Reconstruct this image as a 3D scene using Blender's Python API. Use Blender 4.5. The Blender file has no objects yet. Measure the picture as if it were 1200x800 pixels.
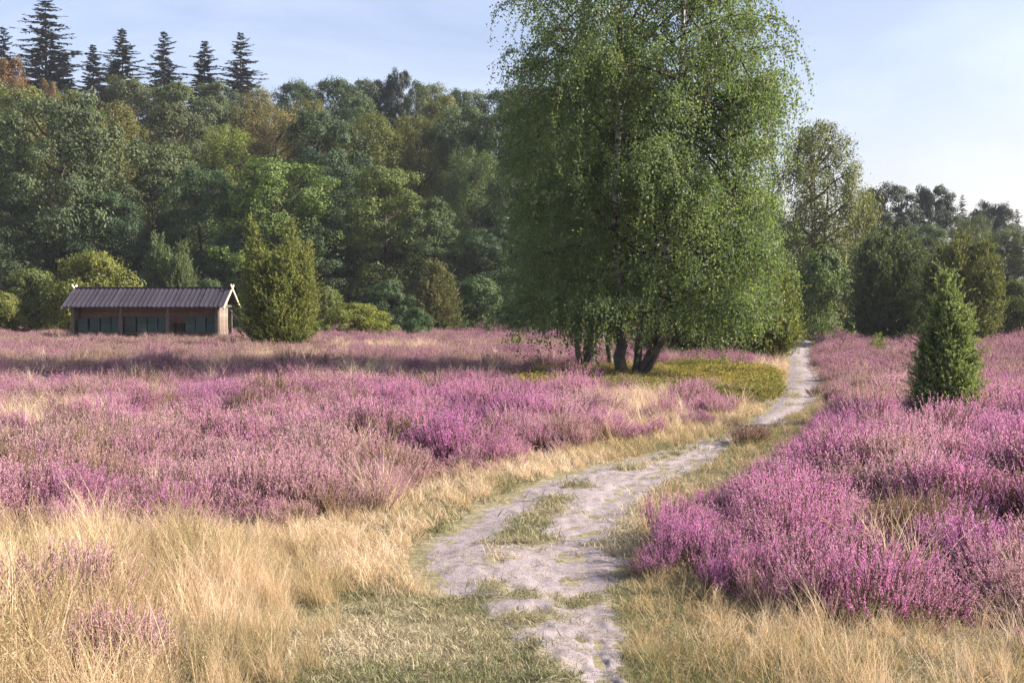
import bpy, math, random
import numpy as np
R = math.radians
rng = np.random.default_rng(7)
random.seed(7)
scene = bpy.context.scene
COL = scene.collection

# ---------------------------------------------------------------- camera
F, CX, CY, HORIZON, EYE = 1500.0, 600.0, 400.0, 362.0, 1.7   # in pixels of the 1200 x 800 photograph
PITCH = math.atan((CY - HORIZON) / F)
cam = bpy.data.objects.new('camera', bpy.data.cameras.new('camera'))
COL.objects.link(cam)
cam.location = (0, 0, EYE)
cam.rotation_euler = (math.pi / 2 - PITCH, 0, 0)
cam.data.sensor_width = 36.0
cam.data.lens = 36.0 * F / 1200.0
cam.data.clip_end = 6000
cam.data.clip_start = 0.05
scene.camera = cam

# ---------------------------------------------------------------- sky, sun, exposure
SUN_EL, SUN_AZ = R(29.0), R(-1.0)        # azimuth: from +X turned towards +Y (behind the scene)
sdir = np.array([math.cos(SUN_EL) * math.cos(SUN_AZ), math.cos(SUN_EL) * math.sin(SUN_AZ), math.sin(SUN_EL)])
world = bpy.data.worlds.new('World'); scene.world = world; world.use_nodes = True
wn, wl = world.node_tree.nodes, world.node_tree.links
wn.clear()
sky = wn.new('ShaderNodeTexSky'); sky.sky_type = 'NISHITA'; sky.sun_disc = False
sky.sun_elevation = SUN_EL
sky.sun_rotation = math.pi / 2 - SUN_AZ
sky.air_density = 1.0; sky.dust_density = 2.2; sky.ozone_density = 3.5; sky.altitude = 80
wb = wn.new('ShaderNodeBackground'); wb.inputs['Strength'].default_value = 0.082
wo = wn.new('ShaderNodeOutputWorld')
tc = wn.new('ShaderNodeTexCoord')
mp = wn.new('ShaderNodeMapping'); mp.inputs['Scale'].default_value = (2.2, 2.2, 7.0)
nz = wn.new('ShaderNodeTexNoise'); nz.inputs['Scale'].default_value = 1.6; nz.inputs['Detail'].default_value = 7
nz.inputs['Roughness'].default_value = 0.55; nz.inputs['Distortion'].default_value = 0.5
cr = wn.new('ShaderNodeValToRGB')
cr.color_ramp.elements[0].position = 0.46; cr.color_ramp.elements[0].color = (0, 0, 0, 1)
cr.color_ramp.elements[1].position = 0.78; cr.color_ramp.elements[1].color = (0.22, 0.22, 0.22, 1)
mx = wn.new('ShaderNodeMix'); mx.data_type = 'RGBA'
mx.inputs['B'].default_value = (5.2, 5.4, 6.6, 1)
wl.new(tc.outputs['Generated'], mp.inputs['Vector']); wl.new(mp.outputs['Vector'], nz.inputs['Vector'])
wl.new(nz.outputs['Fac'], cr.inputs['Fac']); wl.new(cr.outputs['Color'], mx.inputs['Factor'])
wt = wn.new('ShaderNodeMix'); wt.data_type = 'RGBA'; wt.blend_type = 'MULTIPLY'; wt.inputs['Factor'].default_value = 1.0
wt.inputs['B'].default_value = (1.10, 0.87, 0.81, 1)      # the photograph's slightly violet white balance
wl.new(sky.outputs['Color'], wt.inputs['A']); wl.new(wt.outputs['Result'], mx.inputs['A']); wl.new(mx.outputs['Result'], wb.inputs['Color'])
wl.new(wb.outputs['Background'], wo.inputs['Surface'])

sl = bpy.data.lights.new('sun', 'SUN'); sl.energy = 4.0; sl.angle = R(0.6); sl.color = (1.0, 0.90, 0.78)
so = bpy.data.objects.new('sun', sl); COL.objects.link(so)
from mathutils import Vector
so.rotation_euler = Vector(-sdir).to_track_quat('-Z', 'Y').to_euler()
so.location = (40, 20, 40)

vs = scene.view_settings
scene.display_settings.display_device = 'sRGB'
vs.view_transform = 'Standard'; vs.look = 'None'; vs.gamma = 1.0; vs.use_curve_mapping = False
vs.exposure = 1.82
cy = scene.cycles
cy.max_bounces = 5; cy.diffuse_bounces = 3; cy.glossy_bounces = 2; cy.transmission_bounces = 4
cy.volume_bounces = 0; cy.transparent_max_bounces = 4
cy.caustics_reflective = False; cy.caustics_refractive = False
cy.use_denoising = True; cy.denoising_prefilter = 'NONE'
cy.use_adaptive_sampling = True; cy.adaptive_threshold = 0.015
scene.render.use_persistent_data = False

# ---------------------------------------------------------------- photograph pixel -> place
def ray(px, py):
    u, v = (px - CX) / F, (CY - py) / F
    c, s = math.cos(PITCH), math.sin(PITCH)
    return np.array([u, c + v * s, -s + v * c])
def on_ground(px, py, z=0.0):
    d = ray(px, py); t = (z - EYE) / d[2]
    return np.array([d[0] * t, d[1] * t, z])
def at_depth(px, py, y):
    d = ray(px, py); t = y / d[1]
    return np.array([d[0] * t, y, EYE + d[2] * t])

# ---------------------------------------------------------------- numpy helpers
_tab = np.random.default_rng(99).random((256, 256))
def vnoise(x, y, s=0):
    x = np.asarray(x, float) + 37.3 * s + 1000; y = np.asarray(y, float) + 91.7 * s + 1000
    xi, yi = np.floor(x).astype(int), np.floor(y).astype(int)
    fx, fy = x - xi, y - yi
    fx, fy = fx * fx * (3 - 2 * fx), fy * fy * (3 - 2 * fy)
    g = lambda a, b: _tab[a & 255, b & 255]
    return (g(xi, yi) * (1 - fx) + g(xi + 1, yi) * fx) * (1 - fy) + (g(xi, yi + 1) * (1 - fx) + g(xi + 1, yi + 1) * fx) * fy
def fbm(x, y, s=0, o=3):
    a, t, n = 1.0, 0.0, 0.0
    for k in range(o):
        t = t + a * vnoise(x * 2 ** k, y * 2 ** k, s + k); n += a; a *= 0.5
    return t / n
def sstep(a, b, x):
    t = np.clip((np.asarray(x, float) - a) / (b - a), 0, 1)
    return t * t * (3 - 2 * t)
def unit(v):
    return v / (np.linalg.norm(v, axis=-1, keepdims=True) + 1e-9)
def rdir(n, r):
    return unit(r.normal(size=(n, 3)))

class Geo:
    """collects vertices and faces; build() makes ONE mesh"""
    def __init__(s): s.v, s.f, s.m, s.a, s.n = [], [], [], [], 0
    def add(s, V, Fc, mat=0, val=None):
        V = np.asarray(V, float).reshape(-1, 3); Fc = np.asarray(Fc, int)
        s.v.append(V); s.f.append(Fc + s.n); s.m.append(np.full(len(Fc), mat, int))
        s.a.append(np.full(len(V), 0.5) if val is None else np.broadcast_to(val, (len(V),)).astype(float))
        s.n += len(V)
    def leaves(s, c, nrm, d, ln, wd, mat=0, val=None, fold=0.12):
        """one bent rhombic face for each centre; d = direction of the leaf's length"""
        n = len(c); nrm = unit(nrm); d = unit(d - nrm * np.sum(d * nrm, -1, keepdims=True)); w = np.cross(nrm, d)
        ln = np.broadcast_to(ln, (n,))[:, None]; wd = np.broadcast_to(wd, (n,))[:, None]
        a = c - d * ln * .5; b = c + d * ln * .5; m = c - d * ln * .06 + nrm * wd * fold
        V = np.stack([a, m + w * wd * .5, b, m - w * wd * .5], 1)
        Fc = np.arange(n * 4).reshape(n, 4)
        s.add(V.reshape(-1, 3), Fc, mat, None if val is None else np.repeat(val, 4))
    def tubes(s, P, Rr, sides=5, mat=0, val=None, cap=True):
        P = np.asarray(P, float); Rr = np.asarray(Rr, float)
        if P.ndim == 2: P, Rr = P[None], Rr[None]
        n, k, _ = P.shape
        T = unit(np.gradient(P, axis=1))
        ref = np.where(np.abs(T[..., 2:3]) > .9, np.array([1., 0, 0]), np.array([0, 0, 1.]))
        ref = np.broadcast_to(ref[:, :1], T.shape)
        U = unit(np.cross(T, ref)); W = np.cross(T, U)
        an = np.arange(sides) * 2 * np.pi / sides
        V = P[:, :, None] + Rr[:, :, None, None] * (np.cos(an)[:, None] * U[:, :, None] + np.sin(an)[:, None] * W[:, :, None])
        idx = np.arange(n * k * sides).reshape(n, k, sides); j = np.roll(idx, -1, 2)
        Fc = np.stack([idx[:, :-1], j[:, :-1], j[:, 1:], idx[:, 1:]], -1).reshape(-1, 4)
        s.add(V.reshape(-1, 3), Fc, mat, None if val is None else np.repeat(val, k * sides))
    def ribbons(s, P, W, side, mat=0, val=None):
        n, k, _ = P.shape
        V = np.stack([P - side[:, None] * W[..., None] * .5, P + side[:, None] * W[..., None] * .5], 2)
        idx = np.arange(n * k * 2).reshape(n, k, 2)
        Fc = np.stack([idx[:, :-1, 0], idx[:, :-1, 1], idx[:, 1:, 1], idx[:, 1:, 0]], -1).reshape(-1, 4)
        s.add(V.reshape(-1, 3), Fc, mat, None if val is None else np.repeat(val, k * 2))
    def box(s, lo, hi, mat=0, M=None, taper=0.0):
        lo, hi = np.asarray(lo, float), np.asarray(hi, float)
        V = np.array([[x, y, z] for z in (0, 1) for y in (0, 1) for x in (0, 1)], float)
        if taper: V[4:, :2] = .5 + (V[4:, :2] - .5) * (1 - taper)
        V = lo + V * (hi - lo)
        if M is not None: V = V @ np.asarray(M)[:3, :3].T + np.asarray(M)[:3, 3]
        s.add(V, [[0, 2, 3, 1], [4, 5, 7, 6], [0, 1, 5, 4], [2, 6, 7, 3], [0, 4, 6, 2], [1, 3, 7, 5]], mat)
    def beam(s, a, b, w, h, mat=0, up=(0, 0, 1)):
        a, b = np.asarray(a, float), np.asarray(b, float); t = unit(b - a)
        u = unit(np.cross(np.asarray(up, float), t)); q = np.cross(t, u)
        V = [p + u * w * .5 * i + q * h * .5 * j for p in (a, b) for j in (-1, 1) for i in (-1, 1)]
        s.add(np.array(V), [[0, 2, 3, 1], [4, 5, 7, 6], [0, 1, 5, 4], [2, 6, 7, 3], [0, 4, 6, 2], [1, 3, 7, 5]], mat)
    def mesh(s, name, mats, smooth=False):
        me = bpy.data.meshes.new(name)
        V = np.concatenate(s.v); nl = [f.shape[1] for f in s.f]
        loops = np.concatenate([f.reshape(-1) for f in s.f])
        tot = np.concatenate([np.full(len(f), f.shape[1]) for f in s.f])
        start = np.concatenate([[0], np.cumsum(tot)[:-1]])
        me.vertices.add(len(V)); me.vertices.foreach_set('co', V.astype(np.float32).ravel())
        me.loops.add(len(loops)); me.loops.foreach_set('vertex_index', loops.astype(np.int32))
        me.polygons.add(len(tot)); me.polygons.foreach_set('loop_start', start.astype(np.int32))
        me.polygons.foreach_set('loop_total', tot.astype(np.int32))
        me.polygons.foreach_set('material_index', np.concatenate(s.m).astype(np.int32))
        me.polygons.foreach_set('use_smooth', np.full(len(tot), smooth))
        at = me.attributes.new('rnd', 'FLOAT', 'POINT')
        at.data.foreach_set('value', np.concatenate(s.a).astype(np.float32))
        for m in mats: me.materials.append(m)
        me.update(calc_edges=True); me.validate(clean_customdata=False)
        return me

def link(o, parent=None):
    COL.objects.link(o)
    if parent is not None: o.parent = parent
    return o
def obj(name, me, parent=None): return link(bpy.data.objects.new(name, me), parent)
def tag(o, label=None, cat=None, group=None, kind=None):
    if label: o['label'] = label
    if cat: o['category'] = cat
    if group: o['group'] = group
    if kind: o['kind'] = kind
    return o
def empty(name, loc, rz=0.0):
    o = bpy.data.objects.new(name, None); COL.objects.link(o)
    o.location = tuple(float(q) for q in loc); o.rotation_euler = (0, 0, rz); o.empty_display_size = .3
    return o

# ---------------------------------------------------------------- materials
def newmat(name):
    m = bpy.data.materials.new(name); m.use_nodes = True
    n, l = m.node_tree.nodes, m.node_tree.links; n.clear()
    return m, n, l, n.new('ShaderNodeOutputMaterial')
def ramp(n, stops):
    r = n.new('ShaderNodeValToRGB'); e = r.color_ramp.elements
    while len(e) > 1: e.remove(e[-1])
    for i, (p, c) in enumerate(stops):
        q = e[0] if i == 0 else e.new(p)
        q.position = p; q.color = (*c, 1)
    return r
def attr(n, name, inst=False):
    a = n.new('ShaderNodeAttribute'); a.attribute_name = name
    if inst: a.attribute_type = 'INSTANCER'
    return a
def mixc(n, l, a, b, fac, mode='MIX'):
    m = n.new('ShaderNodeMix'); m.data_type = 'RGBA'; m.blend_type = mode
    for k, v in (('Factor', fac), ('A', a), ('B', b)):
        if isinstance(v, (int, float)): m.inputs[k].default_value = v
        elif isinstance(v, tuple): m.inputs[k].default_value = (*v, 1)
        else: l.new(v, m.inputs[k])
    return m.outputs['Result']
def math_(n, l, op, a, b=None, c=None):
    m = n.new('ShaderNodeMath'); m.operation = op
    for i, v in enumerate((a, b, c)):
        if v is None: continue
        if isinstance(v, (int, float)): m.inputs[i].default_value = v
        else: l.new(v, m.inputs[i])
    return m.outputs[0]
def leafmat(name, stops, trans=0.35, tcol=(1.25, 1.3, 0.6), rough=0.55, spec=0.25, objcol=True):
    m, n, l, out = newmat(name)
    r = ramp(n, stops); l.new(attr(n, 'rnd').outputs['Fac'], r.inputs['Fac'])
    c = r.outputs['Color']
    if objcol:
        oi = n.new('ShaderNodeObjectInfo'); c = mixc(n, l, c, oi.outputs['Color'], 1.0, 'MULTIPLY')
    p = n.new('ShaderNodeBsdfPrincipled'); l.new(c, p.inputs['Base Color'])
    p.inputs['Roughness'].default_value = rough; p.inputs['Specular IOR Level'].default_value = spec
    t = n.new('ShaderNodeBsdfTranslucent'); l.new(mixc(n, l, c, tcol, 1.0, 'MULTIPLY'), t.inputs['Color'])
    s = n.new('ShaderNodeMixShader'); s.inputs['Fac'].default_value = trans
    l.new(p.outputs[0], s.inputs[1]); l.new(t.outputs[0], s.inputs[2]); l.new(s.outputs[0], out.inputs['Surface'])
    return m
def tuftmat(name, stops, trans=0.3, lo=0.0, hi=1.0, spread=0.35, tcol=(1.1, 1.0, 0.9)):
    """colour from the tuft's own tint (instance attribute) plus a spread for each blade"""
    m, n, l, out = newmat(name)
    a = attr(n, 'tint', True).outputs['Fac']; b = attr(n, 'rnd').outputs['Fac']
    v = math_(n, l, 'MULTIPLY_ADD', math_(n, l, 'SUBTRACT', b, 0.5), spread, a)
    r = ramp(n, stops); l.new(v, r.inputs['Fac'])
    d = n.new('ShaderNodeBsdfDiffuse'); l.new(r.outputs['Color'], d.inputs['Color'])
    t = n.new('ShaderNodeBsdfTranslucent'); l.new(mixc(n, l, r.outputs['Color'], tcol, 1.0, 'MULTIPLY'), t.inputs['Color'])
    s = n.new('ShaderNodeMixShader'); s.inputs['Fac'].default_value = trans
    l.new(d.outputs[0], s.inputs[1]); l.new(t.outputs[0], s.inputs[2]); l.new(s.outputs[0], out.inputs['Surface'])
    return m
def solidmat(name, c1, c2, scale=(6, 6, 6), rough=0.85, bump=0.3, spec=0.2, detail=6, c3=None, coord='Object'):
    m, n, l, out = newmat(name)
    tcn = n.new('ShaderNodeTexCoord'); mpn = n.new('ShaderNodeMapping'); mpn.inputs['Scale'].default_value = scale
    nn = n.new('ShaderNodeTexNoise'); nn.inputs['Scale'].default_value = 1.0; nn.inputs['Detail'].default_value = detail
    nn.inputs['Roughness'].default_value = 0.65
    l.new(tcn.outputs[coord], mpn.inputs['Vector']); l.new(mpn.outputs['Vector'], nn.inputs['Vector'])
    st = [(0.3, c1), (0.7, c2)] if c3 is None else [(0.28, c1), (0.5, c2), (0.72, c3)]
    r = ramp(n, st); l.new(nn.outputs['Fac'], r.inputs['Fac'])
    oi = n.new('ShaderNodeObjectInfo')
    k = math_(n, l, 'MULTIPLY_ADD', oi.outputs['Random'], 0.35, 0.82)
    kc = n.new('ShaderNodeCombineColor')
    for q in range(3): l.new(k, kc.inputs[q])
    c = mixc(n, l, r.outputs['Color'], kc.outputs[0], 1.0, 'MULTIPLY')
    p = n.new('ShaderNodeBsdfPrincipled'); l.new(c, p.inputs['Base Color'])
    p.inputs['Roughness'].default_value = rough; p.inputs['Specular IOR Level'].default_value = spec
    if bump:
        b = n.new('ShaderNodeBump'); b.inputs['Strength'].default_value = bump; b.inputs['Distance'].default_value = 0.02
        l.new(nn.outputs['Fac'], b.inputs['Height']); l.new(b.outputs['Normal'], p.inputs['Normal'])
    l.new(p.outputs[0], out.inputs['Surface'])
    return m

M = {}
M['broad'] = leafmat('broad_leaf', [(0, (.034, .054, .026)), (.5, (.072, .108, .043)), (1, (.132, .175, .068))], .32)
M['birch'] = leafmat('birch_leaf', [(0, (.082, .128, .060)), (.55, (.140, .198, .088)), (.93, (.22, .27, .125)), (1, (.38, .36, .12))], .50, rough=.5, spec=.35)
M['needle'] = leafmat('spruce_needle', [(0, (.012, .022, .016)), (1, (.032, .050, .032))], .10)
M['pine'] = leafmat('pine_needle', [(0, (.022, .036, .026)), (1, (.058, .084, .050))], .12)
M['juniper'] = leafmat('juniper_needle', [(0, (.038, .062, .034)), (.55, (.110, .145, .064)), (1, (.23, .245, .105))], .32)
M['bark'] = solidmat('bark', (.035, .028, .022), (.10, .082, .066), (3, 3, 1), bump=.6, coord='Object')
M['twig'] = solidmat('twig', (.05, .035, .03), (.10, .07, .055), (3, 3, 3), bump=0)

def birch_bark():
    m, n, l, out = newmat('birch_bark')
    t = n.new('ShaderNodeTexCoord'); mp_ = n.new('ShaderNodeMapping'); mp_.inputs['Scale'].default_value = (1.6, 1.6, 7)
    nn = n.new('ShaderNodeTexNoise'); nn.inputs['Scale'].default_value = 1.2; nn.inputs['Detail'].default_value = 5
    l.new(t.outputs['Object'], mp_.inputs['Vector']); l.new(mp_.outputs['Vector'], nn.inputs['Vector'])
    r = ramp(n, [(.44, (.035, .03, .028)), (.54, (.34, .32, .30)), (.72, (.62, .59, .55))]); l.new(nn.outputs['Fac'], r.inputs['Fac'])  # real pale and dark bark, darkened further to paint in shade on the stems
    n2 = n.new('ShaderNodeTexNoise'); n2.inputs['Scale'].default_value = 5; l.new(t.outputs['Object'], n2.inputs['Vector'])
    r2 = ramp(n, [(.3, (.025, .02, .018)), (.7, (.10, .085, .07))]); l.new(n2.outputs['Fac'], r2.inputs['Fac'])
    sx = n.new('ShaderNodeSeparateXYZ'); l.new(t.outputs['Object'], sx.inputs[0])
    mr = n.new('ShaderNodeMapRange'); mr.inputs['From Min'].default_value = 1.5; mr.inputs['From Max'].default_value = 3.4
    l.new(math_(n, l, 'MULTIPLY_ADD', n2.outputs['Fac'], 1.2, sx.outputs['Z']), mr.inputs['Value'])
    c = mixc(n, l, r2.outputs['Color'], r.outputs['Color'], mr.outputs['Result'])
    p = n.new('ShaderNodeBsdfPrincipled'); p.inputs['Roughness'].default_value = .75; l.new(c, p.inputs['Base Color'])
    b = n.new('ShaderNodeBump'); b.inputs['Strength'].default_value = .5; b.inputs['Distance'].default_value = .03
    l.new(n2.outputs['Fac'], b.inputs['Height']); l.new(b.outputs['Normal'], p.inputs['Normal'])
    l.new(p.outputs[0], out.inputs['Surface'])
    return m
M['birch_bark'] = birch_bark()

HEATH = [(0, (.54, .40, .32)), (.22, (.64, .46, .47)), (.5, (.71, .44, .545)), (.78, (.70, .34, .535)), (1, (.58, .26, .515))]
M['heath_flower'] = tuftmat('heather_flower', HEATH, .45, tcol=(1.15, .95, 1.1))
M['heath_leaf'] = tuftmat('heather_leaf', [(0, (.22, .16, .085)), (.5, (.15, .135, .065)), (1, (.11, .11, .06))], .3)
M['heath_stem'] = solidmat('heather_stem', (.10, .07, .05), (.20, .14, .10), (8, 8, 8), bump=0)
STRAW = [(0, (.12, .14, .06)), (.28, (.27, .24, .12)), (.5, (.50, .39, .235)), (.8, (.64, .52, .36)), (1, (.74, .64, .50))]
M['straw'] = tuftmat('straw', STRAW, .35, spread=.55)
M['turf'] = tuftmat('turf_blade', [(0, (.12, .145, .07)), (.4, (.24, .235, .13)), (.7, (.38, .335, .225)), (1, (.52, .46, .34))], .3, spread=.7)
M['bilberry'] = tuftmat('bilberry_leaf', [(0, (.09, .11, .04)), (.5, (.24, .24, .065)), (1, (.42, .35, .10))], .35, spread=.8)

def ground_mat(name, sand):
    """turf and bare sand laid out by noise; the 'bare' vertex attribute says where people have worn the turf away"""
    m, n, l, out = newmat(name)
    t = n.new('ShaderNodeTexCoord')
    def noise(sc, det=5, rough=.6, scl=(1, 1, 1)):
        mm = n.new('ShaderNodeMapping'); mm.inputs['Scale'].default_value = scl
        q = n.new('ShaderNodeTexNoise'); q.inputs['Scale'].default_value = sc; q.inputs['Detail'].default_value = det
        q.inputs['Roughness'].default_value = rough
        l.new(t.outputs['Object'], mm.inputs['Vector']); l.new(mm.outputs['Vector'], q.inputs['Vector'])
        return q.outputs['Fac']
    big, mid, fine, grit = noise(.5), noise(2.6, 6), noise(16, 5, .7), noise(120, 3, .7)
    turf = ramp(n, [(.30, (.085, .085, .045)), (.45, (.17, .155, .09)), (.58, (.27, .235, .15)), (.75, (.38, .33, .23))])
    l.new(math_(n, l, 'ADD', math_(n, l, 'MULTIPLY', mid, .45), math_(n, l, 'MULTIPLY', fine, .55)), turf.inputs['Fac'])
    c = turf.outputs['Color']; hgt = fine
    if sand:
        sr = ramp(n, [(.25, (.15, .125, .12)), (.5, (.265, .230, .232)), (.75, (.37, .33, .335))])
        l.new(math_(n, l, 'ADD', math_(n, l, 'MULTIPLY', mid, .5), math_(n, l, 'ADD', math_(n, l, 'MULTIPLY', fine, .3), math_(n, l, 'MULTIPLY', grit, .2))), sr.inputs['Fac'])
        bare = attr(n, 'bare').outputs['Fac']
        k = math_(n, l, 'ADD', bare, math_(n, l, 'MULTIPLY', math_(n, l, 'SUBTRACT', fine, .5), .8))
        mr = n.new('ShaderNodeMapRange'); mr.inputs['From Min'].default_value = .30; mr.inputs['From Max'].default_value = .55
        l.new(k, mr.inputs['Value'])
        c = mixc(n, l, c, sr.outputs['Color'], mr.outputs['Result'])
        hgt = math_(n, l, 'ADD', fine, math_(n, l, 'MULTIPLY', grit, .35))
    else:
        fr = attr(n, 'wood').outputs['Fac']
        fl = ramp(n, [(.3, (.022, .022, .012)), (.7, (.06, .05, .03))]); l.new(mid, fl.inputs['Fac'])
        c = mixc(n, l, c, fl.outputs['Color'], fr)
    p = n.new('ShaderNodeBsdfPrincipled'); p.inputs['Roughness'].default_value = .95; p.inputs['Specular IOR Level'].default_value = .1
    l.new(c, p.inputs['Base Color'])
    b = n.new('ShaderNodeBump'); b.inputs['Strength'].default_value = .6; b.inputs['Distance'].default_value = .03
    l.new(hgt, b.inputs['Height']); l.new(b.outputs['Normal'], p.inputs['Normal'])
    l.new(p.outputs[0], out.inputs['Surface'])
    return m
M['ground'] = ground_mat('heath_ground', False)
M['path'] = ground_mat('sandy_path', True)
M['grey_wood'] = solidmat('weathered_wood', (.055, .048, .045), (.13, .115, .105), (14, 14, 2), bump=.4)
M['pale_wood'] = solidmat('pale_wood', (.42, .36, .26), (.62, .55, .42), (10, 10, 10), bump=.3)
M['gable'] = solidmat('whitish_boards', (.07, .045, .035), (.20, .16, .13), (5, 5, 2.5), bump=.4, c3=(.34, .30, .26))
M['redwall'] = solidmat('red_brown_boards', (.19, .105, .085), (.32, .185, .15), (4, 4, 14), bump=.3)
M['roof'] = solidmat('dark_roof_board', (.026, .024, .033), (.062, .056, .074), (9, 3, 9), bump=.5, rough=.7)
M['hive'] = solidmat('green_hive_paint', (.030, .056, .050), (.050, .082, .072), (6, 6, 6), bump=.15, rough=.6)
M['dark_wood'] = solidmat('dark_wood', (.018, .015, .012), (.04, .032, .026), (6, 6, 6), bump=.2)

# ---------------------------------------------------------------- the lie of the land
def hill(x, y):
    x, y = np.asarray(x, float), np.asarray(y, float)
    und = (fbm(x * .22, y * .22, 3, 2) - .5) * .16 * (1 - sstep(60, 95, y))
    up = np.clip((y - 92) / 85, 0, 1.12) ** 1.1 * (3 + 15.5 * (1 - sstep(-15, 55, x)))
    return und + up

ROWS = [  # photo row: left heather ends, path left, path right, right heather starts (photo columns)
    (1000, -900, 600, 860, 2300), (800, -700, 585, 745, 1500), (760, -600, 580, 742, 1200), (740, -520, 572, 740, 1080),
    (720, -420, 550, 742, 950), (700, -300, 520, 745, 850), (690, -250, 500, 746, 775), (680, -220, 482, 746, 764),
    (660, -100, 468, 746, 758), (640, 120, 470, 746, 756), (630, 290, 482, 748, 755), (620, 395, 500, 750, 756),
    (600, 462, 538, 756, 762), (580, 512, 582, 770, 777), (565, 552, 625, 790, 800), (550, 605, 672, 824, 832),
    (540, 645, 712, 842, 855), (530, 690, 760, 858, 876), (520, 750, 812, 876, 893), (510, 795, 848, 894, 910),
    (500, 832, 868, 916, 926), (490, 858, 882, 936, 945), (480, 874, 892, 953, 958), (470, 888, 901, 962, 968),
    (460, 898, 908, 966, 974), (450, 905, 914, 967, 973), (440, 911, 919, 962, 966), (430, 915, 921, 957, 960),
    (420, 917, 922, 953, 955), (412, 918, 922, 951, 952), (404, 920, 924, 950, 951), (398, 924, 928, 950, 951), (392, 936, 940, 960, 961)]
_rows = sorted(((on_ground(600, r[0])[1], *[on_ground(c, r[0])[0] for c in r[1:]]) for r in ROWS))
_ry = np.array([r[0] for r in _rows])
_hr = sorted((on_ground(px, py, z)[1], on_ground(px, py, z)[0]) for px, py, z in (   # right heather: foot near by, outline of its tops farther on
    (2300, 1000, 0), (1500, 800, 0), (1200, 762, 0), (1080, 742, 0), (950, 722, 0), (850, 702, 0), (790, 692, 0), (772, 682, 0), (764, 660, 0), (778, 575, .36), (803, 560, .36), (835, 545, .36), (875, 525, .36),
    (908, 508, .36), (932, 495, .36), (954, 480, .36), (973, 465, .36), (977, 452, .36), (969, 440, .36), (957, 425, .36), (954, 412, .36), (953, 400, .36), (962, 392, .36)))
def edge(k, y):
    if k == 4: return np.interp(y, [q[0] for q in _hr], [q[1] for q in _hr])
    return edge_(k, y)
def edge_(k, y): return np.interp(y, _ry, np.array([r[k] for r in _rows]))
_sl = sorted((on_ground(c, r_)[1], on_ground(c, r_)[0]) for r_, c in ((1000, 190), (800, 330), (740, 380), (700, 415), (660, 432), (640, 445), (620, 480), (600, 522), (580, 565), (560, 610)))
def straw_limit(y): return np.interp(y, [q[0] for q in _sl], [q[1] for q in _sl])
def inpoly(x, y, poly):
    c = np.zeros(np.shape(x), bool); P = np.asarray(poly); j = len(P) - 1
    for i in range(len(P)):
        xi, yi, xj, yj = *P[i][:2], *P[j][:2]
        c ^= ((yi > y) != (yj > y)) & (x < (xj - xi) * (y - yi) / (yj - yi + 1e-12) + xi); j = i
    return c
BILB = [on_ground(*p, .12) for p in ((600, 443), (640, 434), (720, 429), (860, 427), (902, 434), (908, 458), (885, 468), (850, 468), (800, 464), (720, 461), (596, 457))]

# ground: one sheet out to the horizon
gx = np.concatenate([-np.geomspace(3000, 60, 26), np.linspace(-58, 58, 150), np.geomspace(60, 3000, 26)])
gy = np.concatenate([np.linspace(-60, 0, 16)[:-1], np.linspace(0, 30, 76)[:-1], np.geomspace(30, 240, 130), np.geomspace(250, 4000, 26)])
X, Y = np.meshgrid(gx, gy); Z = hill(X, Y)
inp = (X > edge(2, Y) + .05) & (X < edge(3, Y) - .05) & (Y < 75)
g = Geo(); nx, ny = len(gx), len(gy)
ii = np.arange(nx * ny).reshape(ny, nx)
g.add(np.stack([X, Y, Z], -1).reshape(-1, 3), np.stack([ii[:-1, :-1], ii[:-1, 1:], ii[1:, 1:], ii[1:, :-1]], -1).reshape(-1, 4))
me = g.mesh('ground', [M['ground']], True)
at = me.attributes.new('wood', 'FLOAT', 'POINT')
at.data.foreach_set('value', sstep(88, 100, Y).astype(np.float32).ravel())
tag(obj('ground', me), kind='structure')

# path: a worn strip with two ruts, laid just above the ground
ty = np.concatenate([np.linspace(1.0, 24, 620), np.geomspace(24.1, 72, 160)])
ns = 72; tu = np.linspace(-.22, 1.22, ns)
PL, PR = edge(2, ty), edge(3, ty)
wv = (fbm(ty * 1.3, ty * 0, 21) - .5) * .25
PX = PL[:, None] + (PR - PL)[:, None] * tu[None] + wv[:, None]; PY = np.repeat(ty[:, None], ns, 1)
U = np.repeat(tu[None], len(ty), 0)
rut = np.exp(-((U - .14) / .13) ** 2) + np.exp(-((U - .74) / .17) ** 2)
edgef = sstep(-.15, .20, U) * (1 - sstep(.82, 1.14, U))
nse = fbm(PX * 1.4, PY * 1.1, 31, 4)
PZ = hill(PX, PY) - .02 + .045 * edgef - .022 * rut + (fbm(PX * 4, PY * 4, 41, 3) - .5) * .020 + (fbm(PX * 15, PY * 11, 51, 2) - .5) * .010
_pr = np.random.default_rng(5)
for _ in range(420):                                    # hoof and boot prints trodden into the sand
    fy = _pr.uniform(4.5, 17); i0, i1 = np.searchsorted(ty, [fy - .35, fy + .35]); jf = int(np.clip(_pr.normal(ns * .52, ns * .2), 2, ns - 3))
    fx = PX[(i0 + i1) // 2, jf]; qa, qb = PX[i0:i1] - fx, PY[i0:i1] - fy
    rr_ = np.sqrt((qa / _pr.uniform(.045, .07)) ** 2 + (qb / _pr.uniform(.07, .13)) ** 2)
    PZ[i0:i1] += -.006 * np.exp(-rr_ ** 4) + .003 * np.exp(-((rr_ - 1.35) / .3) ** 2)
mid_strip = np.exp(-((U - .42) / .12) ** 2) * (sstep(8.4, 10.5, PY)) * .45
near_left = (1 - sstep(.15, .50, U)) * (1 - sstep(7.0, 8.0, PY)) * .65
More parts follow.
